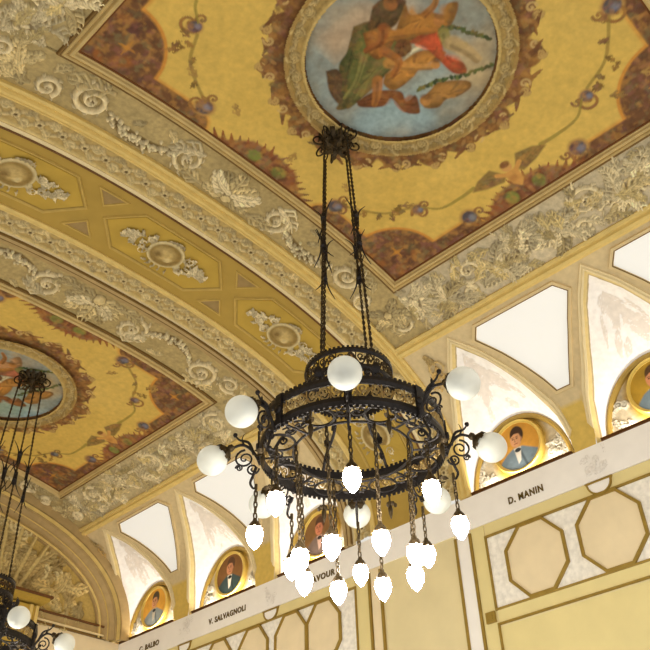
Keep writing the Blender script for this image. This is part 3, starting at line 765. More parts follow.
    for k in range(N):
        a = 2 * PI * k / N + .1; r = R2 + .06 + .03 * (k % 2); c = (oc[0] + r * math.cos(a), oc[1] + r * math.sin(a))
        cv.disc(c, .10 + .04 * (k % 2), .15, (134, 92, 48), rot=a, soft=.12)
        e = (oc[0] + (r + .12) * math.cos(a), oc[1] + (r + .12) * math.sin(a)); cv.disc(e, .05, .05, (124, 86, 48), soft=.2)
        scroll(cv, e, .045, a, 1, (188, 154, 92), w=.014, rel=0, al=.3)
    cv.disc(oc, R2 + .09, R2 + .09, (128, 86, 46), soft=.05)
    for k in range(90):
        a = 2 * PI * rng.random(); r = R2 + .02 + .15 * rng.random(); cv.disc((oc[0] + r * math.cos(a), oc[1] + r * math.sin(a)), .035, .02, [(170, 132, 76), (96, 62, 36), (150, 104, 56)][k % 3], rot=a + k, alpha=.6, soft=.6)
    for k in range(60):     # frilled outer edge: hooked points and pale curls
        a = 2 * PI * (k + .4 * rng.random()) / 60; r = R2 + .07; L = (.08 + .07 * rng.random()) * (1.25 if k % 3 == 0 else 1); h = .35 * (1 if k % 2 else -1)
        P = [(oc[0] + q * math.cos(a + h * w * w), oc[1] + q * math.sin(a + h * w * w)) for q, w in ((r, 0), (r + L * .6, .35), (r + L, .6))]
        cv.stroke(P, .04, [(118, 78, 44), (134, 92, 50)][k % 2], taper=(1.2, .25))
        if k % 3 == 0: cv.stroke(spiral_pts((oc[0] + (r + .07) * math.cos(a), oc[1] + (r + .07) * math.sin(a)), .05, a, 1.1, 1 if k % 2 else -1, 14), .012, (204, 172, 112), alpha=.85)
        elif k % 3 == 1: cv.disc((oc[0] + (r + .02) * math.cos(a), oc[1] + (r + .02) * math.sin(a)), .04, .02, (172, 130, 76), rot=a + .8, soft=.4, alpha=.8)
    for k in range(14):
        p = (oc[0] + (rng.random() - .5) * 3.4, oc[1] + (rng.random() - .5) * .5 + 1.35 * (1 if k % 2 else -1)); 
        if np.hypot(p[0] - oc[0], p[1] - oc[1]) > 1.45 and abs(p[1] - yc) < hy - .35: acanthus(cv, p, rng.random() * 6, .16, (176, 140, 76), w=.02, rel=0, lobes=2, al=.15)
    cv.brush(vary + 40, .07, .9)
    root = cv.build('ceiling_fresco', MV, M['paint'], h0=0); tag(root, label, 'mural', 'painted vault frescoes')
    # relief ring
    rv = Canvas(cs - R2 - .02, cs + R2 + .02, yc - R2 - .02, yc + R2 + .02, .0125, (176, 148, 88)); U, V = np.meshgrid(rv.u, rv.v); r = np.hypot(U - cs, V - yc)
    rv.mottle(.3, vary + 9, .15); rv.H[:] = .012 + .035 * (np.abs(r - R1 - .02) < .022) + .03 * (np.abs(r - R2 + .025) < .025)
    rv.C[np.abs(r - R1 - .02) < .022] = lin((196, 168, 104)); rv.C[np.abs(r - R2 + .025) < .02] = lin((166, 134, 76))
    K = 26
    for k in range(K):
        a = 2 * PI * k / K; rm = (R1 + R2) / 2; c = (cs + rm * math.cos(a), yc + rm * math.sin(a)); rosette(rv, c, .05, (202, 177, 120), rel=.035, n=8, a0=a); scroll(rv, c, .075, a, 1 if k % 2 else -1, (196, 170, 112), w=.012, rel=.025, turns=1.0)
        a2 = a + PI / K; c = (cs + rm * math.cos(a2), yc + rm * math.sin(a2))
        for sg in (-1, 1): acanthus(rv, c, a2 + sg * 1.2, .09, (206, 180, 124), w=.022, rel=.03, lobes=2)
    rv.keep = lambda U, V: (np.hypot(U - cs, V - yc) > R1) & (np.hypot(U - cs, V - yc) < R2)
    f = rv.build('medallion_frame', MV, M['stucco'], root, h0=.01); f['label'] = 'carved grey-gold ring frame'
    # the round sky painting
    pv = Canvas(-.95, .95, -.95, .95, .0125, (150, 152, 140)); pv.mottle(.35, vary + 20, .3); pv.mottle(.45, vary + 21, .6, (184, 158, 124)); pv.mottle(.4, vary + 22, .5, (140, 158, 162))
    for q in range(16):
        c = ((-.62 + .3 * rng.random(), -.3 + .6 * rng.random()), (.42 + .3 * rng.random(), -.62 + .35 * rng.random()), (.1 + .7 * rng.random(), .25 + .55 * rng.random()))[q % 3]
        pv.disc(c, .16 + .1 * rng.random(), .10 + .06 * rng.random(), ((190, 166, 136), (186, 164, 124), (150, 178, 188))[q % 3], rot=rng.random() * 3, soft=1.2, alpha=.55)
    for k in ('pink', 'blue'): pv.poly(FIG[k], FC[k], alpha=.75, soft=.22)
    for k in list(FIG)[2:]:
        P = smooth_path(FIG[k] + [FIG[k][0]], 8 * len(FIG[k])); P = P.mean(0) + (P - P.mean(0)) * 1.12; c0 = np.array(FC[k], float); c0 = c0 * .86 + c0.mean() * .10; pv.poly(P, c0 * .8, soft=.02); c = P.mean(0)
        pv.poly(c + (P - c) * .72 + (-.012, -.012), np.clip(c0 * 1.12, 0, 255), soft=.07, alpha=.9)
        for j in range(7):
            i = rng.integers(len(P)); a = c + (P[i] - c) * .8; e = c + (P[(i + 5) % len(P)] - c) * .25
            pv.stroke([a, (a + e) / 2 + rng.normal(size=2) * .015, e], .012 + .01 * rng.random(), np.clip(c0 * [.62, 1.3][j % 2], 0, 255), alpha=.45, taper=(1, .4), soft=.9)
    for (c, rr, colr) in (((-.50, -.3), .07, (150, 96, 50)), ((.52, .12), .06, (188, 134, 72)), ((-.06, -.50), .055, (184, 124, 66)), ((.27, -.20), .05, (190, 134, 76))):
        pv.disc(c, rr, rr * .85, colr, soft=.3); pv.disc((c[0] - .03, c[1] - .035), rr * .85, rr * .5, (112, 74, 40), soft=.9, rot=-.6, alpha=.8)
    for g in ([(.03, -.47), (.07, -.54), (.23, -.63), (.41, -.73)], [(.37, .09), (.42, -.09), (.55, -.32), (.65, -.58)]):
        P = smooth_path(g, 26)
        for q in P: pv.disc(q + rng.normal(size=2) * .008, .03, .018, [(72, 92, 50), (98, 110, 58), (54, 74, 46)][rng.integers(3)], rot=rng.random() * 3, soft=.5)
    # secondary limbs, drapery folds and wisps of cloud tying the group together
    for (g, w, colr) in (([(-.30, -.05), (-.16, -.24), (-.02, -.42)], .05, (176, 118, 52)), ([(-.05, .1), (.1, .0), (.26, -.16)], .05, (198, 142, 72)), ([(-.18, .05), (.0, .02), (.08, .16)], .045, (168, 104, 48)), ([(-.28, .2), (-.12, .45), (-.06, .66)], .03, (132, 128, 70)),
                        ([(-.44, .2), (-.26, .44), (-.12, .62)], .03, (72, 76, 38)), ([(.02, .3), (.14, .42), (.2, .5)], .05, (176, 114, 56)), ([(.06, -.46), (.2, -.42), (.3, -.52)], .05, (150, 140, 76)), ([(.2, -.45), (.36, -.5), (.5, -.52)], .07, (186, 158, 110)), ([(-.2, -.46), (-.22, -.58), (-.3, -.66)], .035, (168, 108, 48)), ([(-.36, -.1), (-.28, .0), (-.3, .16)], .05, (146, 84, 40))):
        pv.stroke(smooth_path(g, 14), w, colr, taper=(1.1, .6), soft=.5, alpha=.9); pv.stroke(smooth_path(g, 14) + .02, w * .3, np.array(colr) * .62, alpha=.5, soft=.9)
    pv.brush(vary + 60, .20, .35)
    pv.keep = lambda U, V: np.hypot(U, V) < R1 + .01
    mp = lambda u, v, h: MV(cs + u, yc + v, h)
    f = pv.build('medallion_painting', mp, M['paint'], root, h0=.01); f['label'] = 'round sky painting with floating figures'
    # gilded frame round the whole fresco
    b = MB(); rect = dens([(-SX, Y0), (SX, Y0), (SX, Y1), (-SX, Y1)], .1)
    b.loop(MV, rect, [(-.07, -.01), (-.066, .03), (-.055, .045), (-.042, .03), (-.034, .008), (-.026, .012), (-.018, .045), (0, .06), (.014, .05), (.02, .02), (.03, .014), (.034, 0)])
    f = b.build('fresco_frame', M['frame'], root); f['label'] = 'gilded rectangular moulding'
    b = MB(); b.loop(MV, rect, [(-.10, -.01), (-.095, .018), (-.07, .018), (-.07, 0)]); b.build('frame_back_edge', M['line'], root)
    b = MB(); b.loop(MV, rect, [(.032, .0), (.034, .008), (.05, .008), (.052, 0)]); b.build('inner_red_line', mat('russet_line', (112, 68, 30)), root)


fresco(2.485, .03, 1.945, 'large golden fresco with round sky painting above the near chandelier', FC, 100)
fresco(9.80, .0, 1.90, 'golden fresco with round painting cut by the left picture edge above the far chandelier', FC2, 200)

# ------------------------------------------------------------------ right wall
b = MB(); b.box((8.30, 5.9, 1.54), (.30, 0, 0), (0, 6.8, 0), (0, 0, 3.14)); struct(b.build('wall_right', M['cream']))
def wslab(y0, y1, z0, z1, h, m): b = MB(); b.box((XW - h / 2, (y0 + y1) / 2, (z0 + z1) / 2), (h / 2, 0, 0), (0, abs(y1 - y0) / 2, 0), (0, 0, (z1 - z0) / 2)); return struct(b.build(trim(), M[m]))
wslab(-.9, YE, 4.31, 4.715, .02, 'white')          # frieze with the names
b = MB(); b.box((8.06, 5.9, 4.69), (.075, 0, 0), (0, 6.8, 0), (0, 0, .02)); struct(b.build(trim(), M['olive']))
for (ya, yb) in ((-.9, 4.93), (7.02, YE)):
    wslab(ya, yb, 4.145, 4.30, .012, 'yellow'); wslab(ya, yb, 3.31, 4.13, .006, 'marble'); wslab(ya, yb, 3.14, 3.29, .012, 'yellow')
    b = MB(); b.loop(MW, [(ya, 3.30), (yb, 3.30), (yb, 4.137), (ya, 4.137)], [(-.022, 0), (-.02, .028), (.0, .03), (.004, .006)]); struct(b.build(trim(), M['goldline']))
    wslab(ya, yb, -.6, 3.10, .004, 'yellow')
    b = MB(); b.loop(MW, [(ya, -.5), (yb, -.5), (yb, 3.12), (ya, 3.12)], [(-.022, 0), (-.02, .026), (.0, .028), (.004, .004)]); struct(b.build(trim(), M['goldline']))
for (ya, yb, m) in ((5.15, 5.36, 'white'), (6.58, 6.74, 'octo')):
    wslab(ya, yb, -.6, 4.30, .012, m)
for y in (5.15, 5.36, 6.575, 6.77):
    b = MB(); b.box((XW - .014, y, 1.84), (.014, 0, 0), (0, .017, 0), (0, 0, 2.42)); struct(b.build(trim(), M['goldline']))
wslab(4.95, 5.13, -.6, 4.30, .010, 'yellow'); wslab(6.79, 7.0, -.6, 4.30, .010, 'yellow')
b = MB(); b.box((XW - .02, 5.02, 3.22), (.02, 0, 0), (0, .06, 0), (0, 0, .06)); b.box((XW - .028, 5.02, 3.22), (.02, 0, 0), (0, .028, 0), (0, 0, .028)); struct(b.build(trim(), M['goldline']))
# octagon panels
octs = [4.33, 3.41, 2.49, 1.57, .65, 7.60, 8.22, 8.98, 9.74, 10.5, 11.26, 12.0]
for y in octs:
    hw = .365 if y < 6 else .30; hh = .415
    po = [(y + hw * 1.02, 3.72 + hh * .42), (y + hw * .42, 3.72 + hh), (y - hw * .42, 3.72 + hh), (y - hw * 1.02, 3.72 + hh * .42), (y - hw * 1.02, 3.72 - hh * .42), (y - hw * .42, 3.72 - hh), (y + hw * .42, 3.72 - hh), (y + hw * 1.02, 3.72 - hh * .42)]
    b = MB(); b.slab(MW, po, 0, .014); struct(b.build(trim(), M['octo'])); b = MB(); b.loop(MW, po, [(-.012, 0), (-.01, .034), (.022, .036), (.026, .010)]); struct(b.build(trim(), M['goldline']))
# small half-round shields hanging from the frieze, with a pale raised crest above each
k = 0
for y, where in ((1.57, 'far right, outside most views'), (3.41, 'right of the centre chandelier'), (8.62, 'left of the hanging bulbs'), (10.56, 'near the left end of the frieze')):
    w = .15; a = np.linspace(0, PI, 16); po = np.concatenate([[(y + w, 4.285)], np.stack([y + w * .93 * np.cos(a), 4.265 - .125 * np.sin(a)], 1), [(y - w, 4.285)]])
    root = thing('frieze_shield', (XW - .02, y, 4.14), 'small half-round gold-edged shield below the white frieze, ' + where, 'ornament', 'gold-edged shields under the frieze')
    b = MB(); b.slab(MW, po, .0, .024); b.build('shield_field', M['white'], root); b = MB(); b.loop(MW, po, [(-.012, 0), (-.01, .036), (.008, .036), (.01, .02)]); b.build('shield_edge', M['goldline'], root)
    cv = Canvas(y - .17, y + .17, 4.36, 4.70, .01, (238, 232, 226))
    for _ in range(14): scroll(cv, (y + rng.normal() * .07, 4.53 + rng.normal() * .07), .045, rng.random() * 6, 1, (240, 234, 228), w=.010, rel=.006, dk=(206, 196, 186), al=.3)
    HH = cv.H.copy(); cv.keep = lambda U, V, HH=HH: HH > .001
    mp = lambda u, v, h: MW(u, v, h + .021); o = cv.build('raised_crest', mp, M['stucco'], root); settle(root)

# names on the frieze
def lettering(txt, yc, zc, width, label):
    cu = bpy.data.curves.new('wall_lettering', 'FONT'); cu.body = txt; cu.size = .115; cu.align_x = 'CENTER'; cu.extrude = .004; cu.offset = .0035; cu.space_character = 1.15
    t = bpy.data.objects.new('wall_lettering_tmp', cu); COL.objects.link(t); bpy.context.view_layer.update()
    me = bpy.data.meshes.new_from_object(t.evaluated_get(bpy.context.evaluated_depsgraph_get())); bpy.data.objects.remove(t)
    x = np.array([v.co.x for v in me.vertices]); sx = width / (x.max() - x.min())
    me.transform(Matrix.Diagonal((sx, 1, 1, 1))); me.transform(Matrix(((0, 0, -1, 0), (-1, 0, 0, 0), (0, 1, 0, 0), (0, 0, 0, 1))))
    root = thing('wall_lettering', (XW - .024, yc, zc), label, 'lettering', 'painted names on the frieze')
    V = np.array([v.co[:] for v in me.vertices]); F = [tuple(p.vertices) for p in me.polygons]; ys = np.sort(V[:, 1])[::-1]; k = int(np.argmax(-np.diff(ys))); cut = (ys[k] + ys[k + 1]) / 2
    for nm, sel in (('initial', V[:, 1] > cut), ('surname', V[:, 1] <= cut)):
        idx = np.flatnonzero(sel); re = {int(q): i for i, q in enumerate(idx)}; m2 = bpy.data.meshes.new(nm)
        m2.from_pydata(V[idx].tolist(), [], [tuple(re[q] for q in f) for f in F if f[0] in re]); m2.update(); link(nm, m2, root, M['letter'])
    bpy.data.meshes.remove(me)


lettering('D. MANIN', 4.31, 4.425, .47, 'dark capital lettering on white frieze below the blue-coated portrait')
lettering('C. CAVOUR', 7.70, 4.43, .68, 'dark capital lettering on white frieze behind the hanging bulbs')
lettering('V. SALVAGNOLI', 9.58, 4.43, .84, 'long line of dark lettering on frieze below the teal-coated portrait')
lettering('C. BALBO', 11.50, 4.44, .52, 'short dark lettering on frieze near the far corner')

# ------------------------------------------------------------------ far end wall
b = MB(); b.box((3.6, YE + .35, 2.3), (5.0, 0, 0), (0, .30, 0), (0, 0, 4.3)); struct(b.build('wall_far', M['cream']))
a = np.linspace(.02, PI - .02, 110)
def arch(d): q = np.interp(np.linspace(-SEND + .02, SEND - .02, 140), _S, _X); z = np.interp(q, _X, _Z); s = np.linspace(-SEND + .02, SEND - .02, 140); P = MV(s, YE, d); return P[:, [0, 2]]
b = MB(); b.sweep(ME, arch(-.02), arch(.50), [(0, .30), (.30, .28), (.34, .20), (.40, .20), (.42, .16), (.55, .12), (.80, .08), (.82, .11), (1, .11), (1, 0)]); struct(b.build(trim(), M['cornice'], smooth=True))
for d0, d1, h in ((.155, .173, .27), (.29, .302, .122), (.44, .475, .122)):
    b = MB(); b.sweep(ME, arch(d0), arch(d1), [(0, 0), (0, h), (.5, h + .015), (1, h), (1, 0)]); struct(b.build(trim(), M['rib'], smooth=True))
cv = Canvas(.3, 7.5, 4.7, 6.55, .0175, (198, 170, 98)); cv.mottle(.5, 77, .15)
for _ in range(170):
    p = (5.0 + 2.2 * rng.random() if _ % 3 else .6 + 6 * rng.random(), 5.05 + 1.2 * rng.random()); c = [(232, 214, 160), (222, 198, 136), (206, 180, 120)][_ % 3]
    if p[0] > 5 and p[1] > 6.5 - (p[0] - 5.2) * .62: continue
    (acanthus(cv, p, rng.random() * 6, .42, c, w=.05, rel=.06, lobes=4) if _ % 3 else scroll(cv, p, .13, rng.random() * 6, 1, c, w=.04, rel=.06))
for k in range(5): cv.stroke([(5.5 + .12 * k, 5.2), (5.25 + .3 * k, 6.2)], .03, (214, 192, 130), .06, outline=(DK, .6))
cv.keep = lambda U, V: np.interp(U, arch(.45)[:, 0], arch(.45)[:, 1]) > V
struct(cv.build(trim(), ME, M['stucco'], h0=.052))
def eslab(x0, x1, z0, z1, h, m): b = MB(); b.box(((x0 + x1) / 2, YE - h / 2 + .025, (z0 + z1) / 2), ((x1 - x0) / 2, 0, 0), (0, h / 2 + .025, 0), (0, 0, (z1 - z0) / 2)); return struct(b.build(trim(), M[m]))
eslab(-.3, 7.62, 4.79, 4.90, .10, 'cornice'); eslab(-.3, 7.62, 4.755, 4.78, .14, 'fillet'); eslab(-.3, 7.62, 4.72, 4.755, .11, 'line'); eslab(-.3, 7.62, 4.90, 4.93, .13, 'brown'); eslab(-.3, XW, 4.2, 4.72, .07, 'octo')

# yellow doorcase with a projecting hood on the far wall
root = thing('doorcase', (5.9, YE - .06, -1.6), 'yellow doorcase with projecting brown-edged hood on far wall behind left chandelier', 'doorcase')
b = MB(); b.box((5.6, YE - .13, 1.65), (.72, 0, 0), (0, .12, 0), (0, 0, 3.25)); b.build('case_body', M['ochre_panel'], root)
b = MB(); b.box((5.59, YE - .23, 4.965), (.79, 0, 0), (0, .22, 0), (0, 0, .025)); h = b.build('hood', M['ochre_panel'], root)
b = MB(); b.box((5.60, YE - .24, 5.01), (.82, 0, 0), (0, .235, 0), (0, 0, .02)); b.build('hood_edge', M['brown'], root)
for x in (6.28, 6.18): b = MB(); b.box((x, YE - .265, 1.65), (.025, 0, 0), (0, .02, 0), (0, 0, 3.25)); b.build('gilt_strip', M['rib'], root)
settle(root)


# ------------------------------------------------------------------ chandelier
def polar(t, r, z, c=(0, 0)): return np.array([c[0] + r * math.cos(t), c[1] + r * math.sin(t), z])


def chain(mb, top, bot, r=.011):
    """twisted link chain"""
    top = np.asarray(top, float); bot = np.asarray(bot, float); L = np.linalg.norm(bot - top); n = max(2, int(L / .042)); d = (bot - top) / L
    sx = np.cross(d, (.3, .9, .1)); sx /= np.linalg.norm(sx); sy = np.cross(d, sx)
    for i in range(n):
        c = top + d * L * (i + .5) / n; w = sx if i % 2 else sy; hl = L / n * .66; a = np.linspace(0, 2 * PI, 9)
        mb.tube([c + d * hl * math.cos(q) + w * r * 1.1 * math.sin(q) for q in a], .0062, k=4, caps=False)


def band(mb, r, z0, z1, th=.014, k=96):
    a = np.arange(k) * 2 * PI / k; rows = []
    for rr, z in ((r, z0), (r + th, z0), (r + th * 1.3, (z0 + z1) / 2), (r + th, z1), (r, z1), (r, z0)): rows.append(np.stack([rr * np.cos(a), rr * np.sin(a), np.full(k, z)], 1))
    mb.grid(np.stack(rows), closed_v=True)


def teeth(mb, r, z, n, h, th=.012):
    for i in range(n):
        t = 2 * PI * i / n; e = np.array([math.cos(t), math.sin(t), 0]); f = np.array([-math.sin(t), math.cos(t), 0])
        mb.box(polar(t, r + th / 2, z), e * th / 2, f * (PI * r / n * .55), (0, 0, h / 2))


def fret(mb, r, z0, z1, n, tr):
    """scroll fretwork running round the ring"""
    m = (z0 + z1) / 2; hh = (z1 - z0) / 2
    for i in range(n):
        t0 = 2 * PI * i / n; w = 2 * PI / n
        for sg in (-1, 1):
            for up in (-1, 1):
                c = (t0 + w * .5 + sg * w * .24, m + up * hh * .32); P = spiral_pts((0, 0), hh * .62, up * 1.4 * sg + PI / 2, 1.25, sg * up, n=15)
                mb.tube([polar(c[0] + p[0] / r, r, c[1] + p[1]) for p in P], tr, k=4)
        mb.tube([polar(t0, r, z0), polar(t0, r, z1)], tr, k=4)
        mb.tube([polar(t0 + w * .5 + q * w * .5, r, m + hh * .9 * math.sin(q * PI)) for q in np.linspace(-1, 1, 13)], tr * .8, k=4)


AX = (4.075, 3.537); ZT = 6.74
ZR = 3.22; RR = .676; ANG = [math.radians(-140 - 45 * k) for k in range(8)]


polar0 = polar


def make_chandelier(label):
    polar = polar0
    root = thing('chandelier', (0, 0, ZT), label, 'chandelier', 'iron ring chandeliers')
    # rosette of curled leaves on the ceiling
    b = MB(); b.lathe([(.0, ZT + .05), (.07, ZT + .05), (.085, ZT), (.06, ZT - .05), (.03, ZT - .11), (.0, ZT - .13)], k=20)
    for k in range(12):
        t = 2 * PI * k / 12; e = np.array([math.cos(t), math.sin(t), 0])
        b.leaf(polar(t, .05, ZT - .03), e + np.array([0, 0, -.15 if k % 2 else -.6]), (0, 0, 1), .17 if k % 2 else .13, .026, curl=.6)
    for k in range(8):
        t = 2 * PI * k / 8 + .2; b.tube([polar(t, .05 + p[0], ZT - .02 + p[1]) for p in ((0, -.02), (.05, .03), (.10, .04), (.13, .02))], .009, k=5)
        b.tube([polar(t, .175 + p[0], ZT - .045 + p[1]) for p in spiral_pts((0, 0), .075, PI * .7, 1.3, -1, 22)], .0095, k=5)
    for k in range(6): b.leaf(polar(k * 1.05, .02, ZT - .10), (math.cos(k * 1.05) * .5, math.sin(k * 1.05) * .5, -1), (math.cos(k * 1.05), math.sin(k * 1.05), 0), .13, .022, curl=.6)
    b.build('ceiling_rosette', M['bronze'], root, smooth=True)
    # four twisted hanging rods with thorned collars
    rod_t = [math.radians(q) for q in (184, 256, 9, 80)]
    for t in rod_t:
        p0 = polar(t, .185, ZT - .12); p1 = polar(t, .335, 3.82); b = MB(); n = 150; u = np.linspace(0, 1, n)[:, None]; P = p0 * (1 - u) + p1 * u; d = (p1 - p0) / np.linalg.norm(p1 - p0)
        sx = np.cross(d, (0, 1., 0)); sx /= np.linalg.norm(sx); sy = np.cross(d, sx); ph = u * 2 * PI * 24
        for o in (0, PI): b.tube(P + .0075 * (np.cos(ph + o) * sx + np.sin(ph + o) * sy), .0072, k=4)
        b.tube([p0 + np.array([0, 0, .06]) + .035 * np.array([math.cos(t) * math.cos(q), math.sin(t) * math.cos(q), -1.6 * math.sin(q) * .9]) for q in np.linspace(0, 2 * PI, 14)], .008, k=5, caps=False)
        rod = b.build('hanging_rod', M['bronze'], root)
        b = MB(); e = np.array([-math.sin(t), math.cos(t), 0])
        for zz, fl in ((5.42, 1), (5.06, -1)):
            c = p0 + (p1 - p0) * ((p0[2] - zz) / (p0[2] - p1[2])); b.lathe([(.008, -.08), (.022, -.05), (.014, -.02), (.028, 0), (.014, .02), (.022, .05), (.008, .08)], c, k=8)
            for sg in (-1, 1):
                Pt = [c + e * sg * x + np.array([0, 0, fl * z]) for x, z in ((.012, -.12), (.018, -.02), (.03, .06), (.065, .13), (.11, .19))]
                b.tube(smooth_path(Pt, 12), np.linspace(.013, .003, 12), k=5)
            b.tube(smooth_path([c + e * .0 + np.array([0, 0, -fl * .1]), c - e * .035 + np.array([0, 0, -fl * .16]), c - e * .07 + np.array([0, 0, -fl * .26])], 8), np.linspace(.012, .004, 8), k=5)
        b.build('thorn_collar', M['iron'], rod, smooth=True)
    # crown ring
    b = MB(); band(b, .335, 3.81, 3.85); band(b, .335, 3.655, 3.70); teeth(b, .335, 3.858, 60, .02); teeth(b, .335, 3.647, 60, .02); ring = b.build('crown_ring', M['iron'], root)
    b = MB(); fret(b, .341, 3.70, 3.81, 14, .0065); f = b.build('fretwork', M['bronze'], ring); f['label'] = 'pierced bronze scrollwork'
    # scroll struts down to the great ring
    for t in ANG:
        t2 = t + PI / 8; b = MB(); Pt = smooth_path([(.34, 3.66), (.355, 3.58), (.40, 3.51), (.50, 3.47), (.60, 3.43), (.67, 3.34)], 20); b.tube([polar(t2, r, z) for r, z in Pt], .013, k=6)
        for c, rr, a0, dr in (((.375, 3.57), .05, 0, 1), ((.58, 3.40), .04, 2, -1)): b.tube([polar(t2, *p) for p in spiral_pts(c, rr, a0, 1.4, dr, 18)], .009, k=5)
        b.leaf(polar(t2, .50, 3.46), np.array([math.cos(t2), math.sin(t2), .3]), (0, 0, 1), .12, .03, curl=.7); b.build('scroll_strut', M['iron'], root, smooth=True)
    # great ring
    b = MB(); band(b, RR, 3.275, 3.337, .016); band(b, RR, 3.098, 3.165, .016); teeth(b, RR, 3.346, 104, .022); teeth(b, RR, 3.089, 104, .024); ring = b.build('great_ring', M['iron'], root)
    b = MB(); fret(b, RR + .006, 3.165, 3.275, 24, .0075); f = b.build('fretwork', M['brass'], ring); f['label'] = 'pierced brass scrollwork'
    for t in ANG:       # strap with boss at each arm, acanthus drop below
        b = MB(); e = np.array([math.cos(t), math.sin(t), 0]); f = np.array([-math.sin(t), math.cos(t), 0]); b.box(polar(t, RR + .02, ZR), e * .012, f * .028, (0, 0, .125)); b.lathe([(.0, .02), (.03, .014), (.036, 0)], polar(t, RR + .03, ZR), e, 10); b.build('strap', M['iron'], ring)
    # inner hoop with a circle in every bay
    b = MB(); a = np.linspace(0, 2 * PI, 73); b.tube([polar(q, .44, 3.12) for q in a], .010, k=6, caps=False)
    for k in range(8):
        t = ANG[k] + PI / 8; cx = .56 * np.array([math.cos(t), math.sin(t)])
        b.tube([np.array([cx[0] + .11 * math.cos(q), cx[1] + .11 * math.sin(q), 3.12]) for q in np.linspace(0, 2 * PI, 25)], .010, k=5, caps=False)
        t = ANG[k]; b.tube([polar(t, r, 3.12) for r in (.44, .55, RR)], .009, k=5)
        for sg in (-1, 1): b.tube([polar(t + sg * (.10 + p[1] / .5), .56 + p[0], 3.12) for p in spiral_pts((0, 0), .055, 0, 1.3, sg, 16)], .008, k=4)
    b.build('inner_hoop', M['iron'], root, smooth=True)
    # eight arms: volutes, leaf tip, holder and frosted globe
    for t, reach in zip([math.radians(q) for q in (-140.4, 170, 129, 85, 40.5, 3, -46.5, -96)], (1.0, .965, 1.055, 1.09, 1.05, 1.09, 1.035, 1.11)):
        sc = (reach - .69) / .36; polar = lambda t, r, z, c=(0, 0): polar0(t, .69 + (r - .69) * sc, z, c)
        e = np.array([math.cos(t), math.sin(t), 0]); b = MB()
        main = smooth_path([(.69, 3.08), (.72, 3.15), (.77, 3.22), (.83, 3.255), (.90, 3.235), (.955, 3.205)], 26); b.tube([polar(t, r, z) for r, z in main], np.linspace(.014, .009, 26), k=6)
        b.tube([polar(t, r, z) for r, z in smooth_path([(.74, 3.17), (.78, 3.27), (.85, 3.30), (.885, 3.34)], 12)], np.linspace(.014, .006, 12), k=6); b.lathe([(0, .02), (.016, .012), (.018, 0), (.012, -.014), (0, -.018)], polar(t, .885, 3.345), k=8)
        for c, rr, a0, dr, tr in (((.805, 3.135), .072, PI / 2, -1, .0085), ((.745, 3.045), .045, PI, 1, .008), ((.845, 3.06), .026, 0, 1, .007)): b.tube([polar(t, *p) for p in spiral_pts(c, rr, a0, 1.7, dr, 26)], np.linspace(tr, tr * .7, 26), k=6); 
        b.tube([polar(t, r, z) for r, z in smooth_path([(.72, 3.06), (.745, 2.98), (.76, 2.93), (.735, 2.885), (.715, 2.905)], 16)], np.linspace(.013, .007, 16), k=5)
        b.leaf(polar(t, .79, 3.24), e * .8 + np.array([0, 0, .35]), (0, 0, 1), .10, .02, curl=.6)
        arm = b.build('arm', M['iron'], root, smooth=True)
        gc = polar(t, 1.05, 3.14); dirv = polar(t, .965, 3.20) - gc; dirv /= np.linalg.norm(dirv)
        b = MB(); b.lathe([(.0, .195), (.022, .19), (.03, .165), (.024, .15), (.05, .135), (.066, .118), (.070, .100), (.062, .108), (.03, .125)], gc, dirv, 14)
        for k in range(6):
            q = 2 * PI * k / 6; u = np.cross(dirv, (0, 0, 1.)); u /= np.linalg.norm(u); w = np.cross(dirv, u); rr = u * math.cos(q) + w * math.sin(q); b.leaf(gc + dirv * .128 + rr * .035, rr - dirv * .3, dirv, .07, .024, curl=-.5, lobes=2)
        b.build('globe_holder', M['bronze'], arm, smooth=True)
        b = MB(); th = np.linspace(.42, PI, 20); b.lathe([(.114 * math.sin(q) + .0002, .114 * math.cos(q)) for q in th], gc, dirv, 32); g = b.build('globe', M['globe'], arm, smooth=True); g['label'] = 'frosted white glass globe'
    polar = polar0
    # leaf drops under the great ring
    for k in range(8):
        t = ANG[k] + PI / 8; e = np.array([math.cos(t), math.sin(t), 0]); b = MB()
        b.tube([polar(t, RR + .01, z) for z in (3.10, 2.98)], .008, k=5); b.lathe([(0, .045), (.012, .035), (.02, .01), (.016, -.03), (.006, -.07), (0, -.08)], polar(t, RR + .01, 2.96), k=10)
        for sg in (-1, 1): b.leaf(polar(t, RR + .01, 3.03), np.array([-math.sin(t) * sg, math.cos(t) * sg, -.7]), e, .07, .016, curl=.8)
        b.build('leaf_drop', M['bronze'], root, smooth=True)
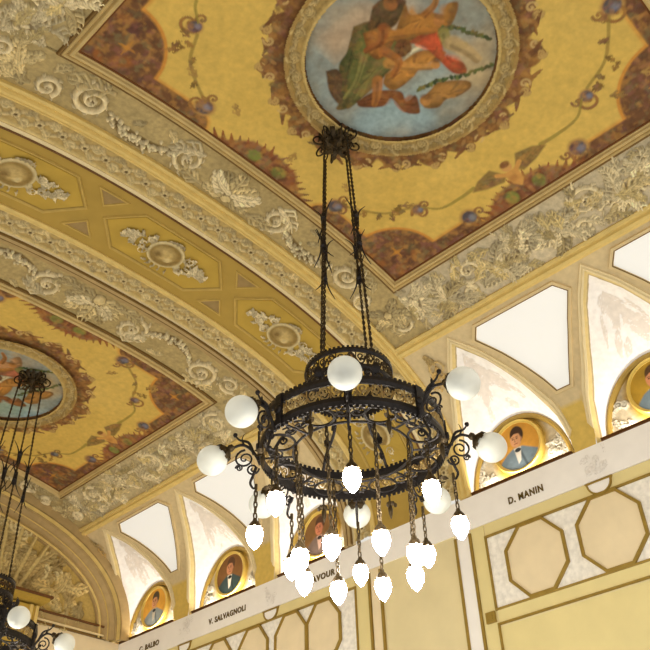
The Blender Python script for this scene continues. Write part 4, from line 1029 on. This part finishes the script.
    # sixteen lit bulbs on chains: eight under the arms, eight from the inner hoop
    EGG = [(.0, -.104), (.012, -.096), (.034, -.070), (.052, -.036), (.060, 0), (.058, .030), (.046, .058), (.030, .074), (.0, .076)]
    spots = [(t, .715, 2.50 + dz, 2.90) for t, dz in zip(ANG, (.03, 0, .01, -.02, -.01, .02, 0, .02))] + [(t + PI / 8, .415, 2.235 + dz, 3.12) for t, dz in zip(ANG, (.015, 0, .02, -.01, 0, .01, -.015, .01))]
    for t, r, z, zt in spots:
        b = MB(); r0 = r if r > .6 else .44; chain(b, polar(t, r0, zt), polar(t, r, z + .13)); b.tube([polar(t, r0, zt + .01), polar(t, r0 + .0, zt - .03)], .012, k=6)
        pd = b.build('pendant_chain', M['bronze'], root)
        b = MB(); c = polar(t, r, z); b.lathe([(.0, .135), (.014, .13), (.018, .112), (.03, .10), (.045, .075), (.05, .055), (.046, .052), (.03, .07), (0, .075)], c, k=14)
        for k in range(8):
            q = 2 * PI * k / 8; rr = np.array([math.cos(q), math.sin(q), 0]); b.leaf(c + rr * .040 + np.array([0, 0, .072]), rr * .45 + np.array([0, 0, -1.]), rr, .030, .010, curl=.3, th=.004, lobes=1)
        b.build('bulb_cap', M['bronze'], pd, smooth=True)
        b = MB(); b.lathe(EGG, c, k=14); g = b.build('bulb', M['bulb'], pd, smooth=True); g['label'] = 'glowing egg-shaped bulb'
    return root


ch = make_chandelier('large black iron ring chandelier with glowing bulbs hanging in the centre')
# children were modelled round the axis at world height: shift them under the root's origin
def relocate(o, m):
    for c in o.children:
        c.data.transform(m); relocate(c, m)
relocate(ch, Matrix.Translation((0, 0, -ZT)))
ch.location = (AX[0], AX[1], ZT)


def copy_tree(o, parent=None):
    c = o.copy(); COL.objects.link(c); c.parent = parent
    for k in list(o.children): copy_tree(k, c)
    return c


c2 = copy_tree(ch); c2.location = (4.09, 9.33, ZT); c2.rotation_euler = (0, 0, math.radians(4)); c2['label'] = 'dark iron chandelier cut off by the left picture edge, farther along the room'
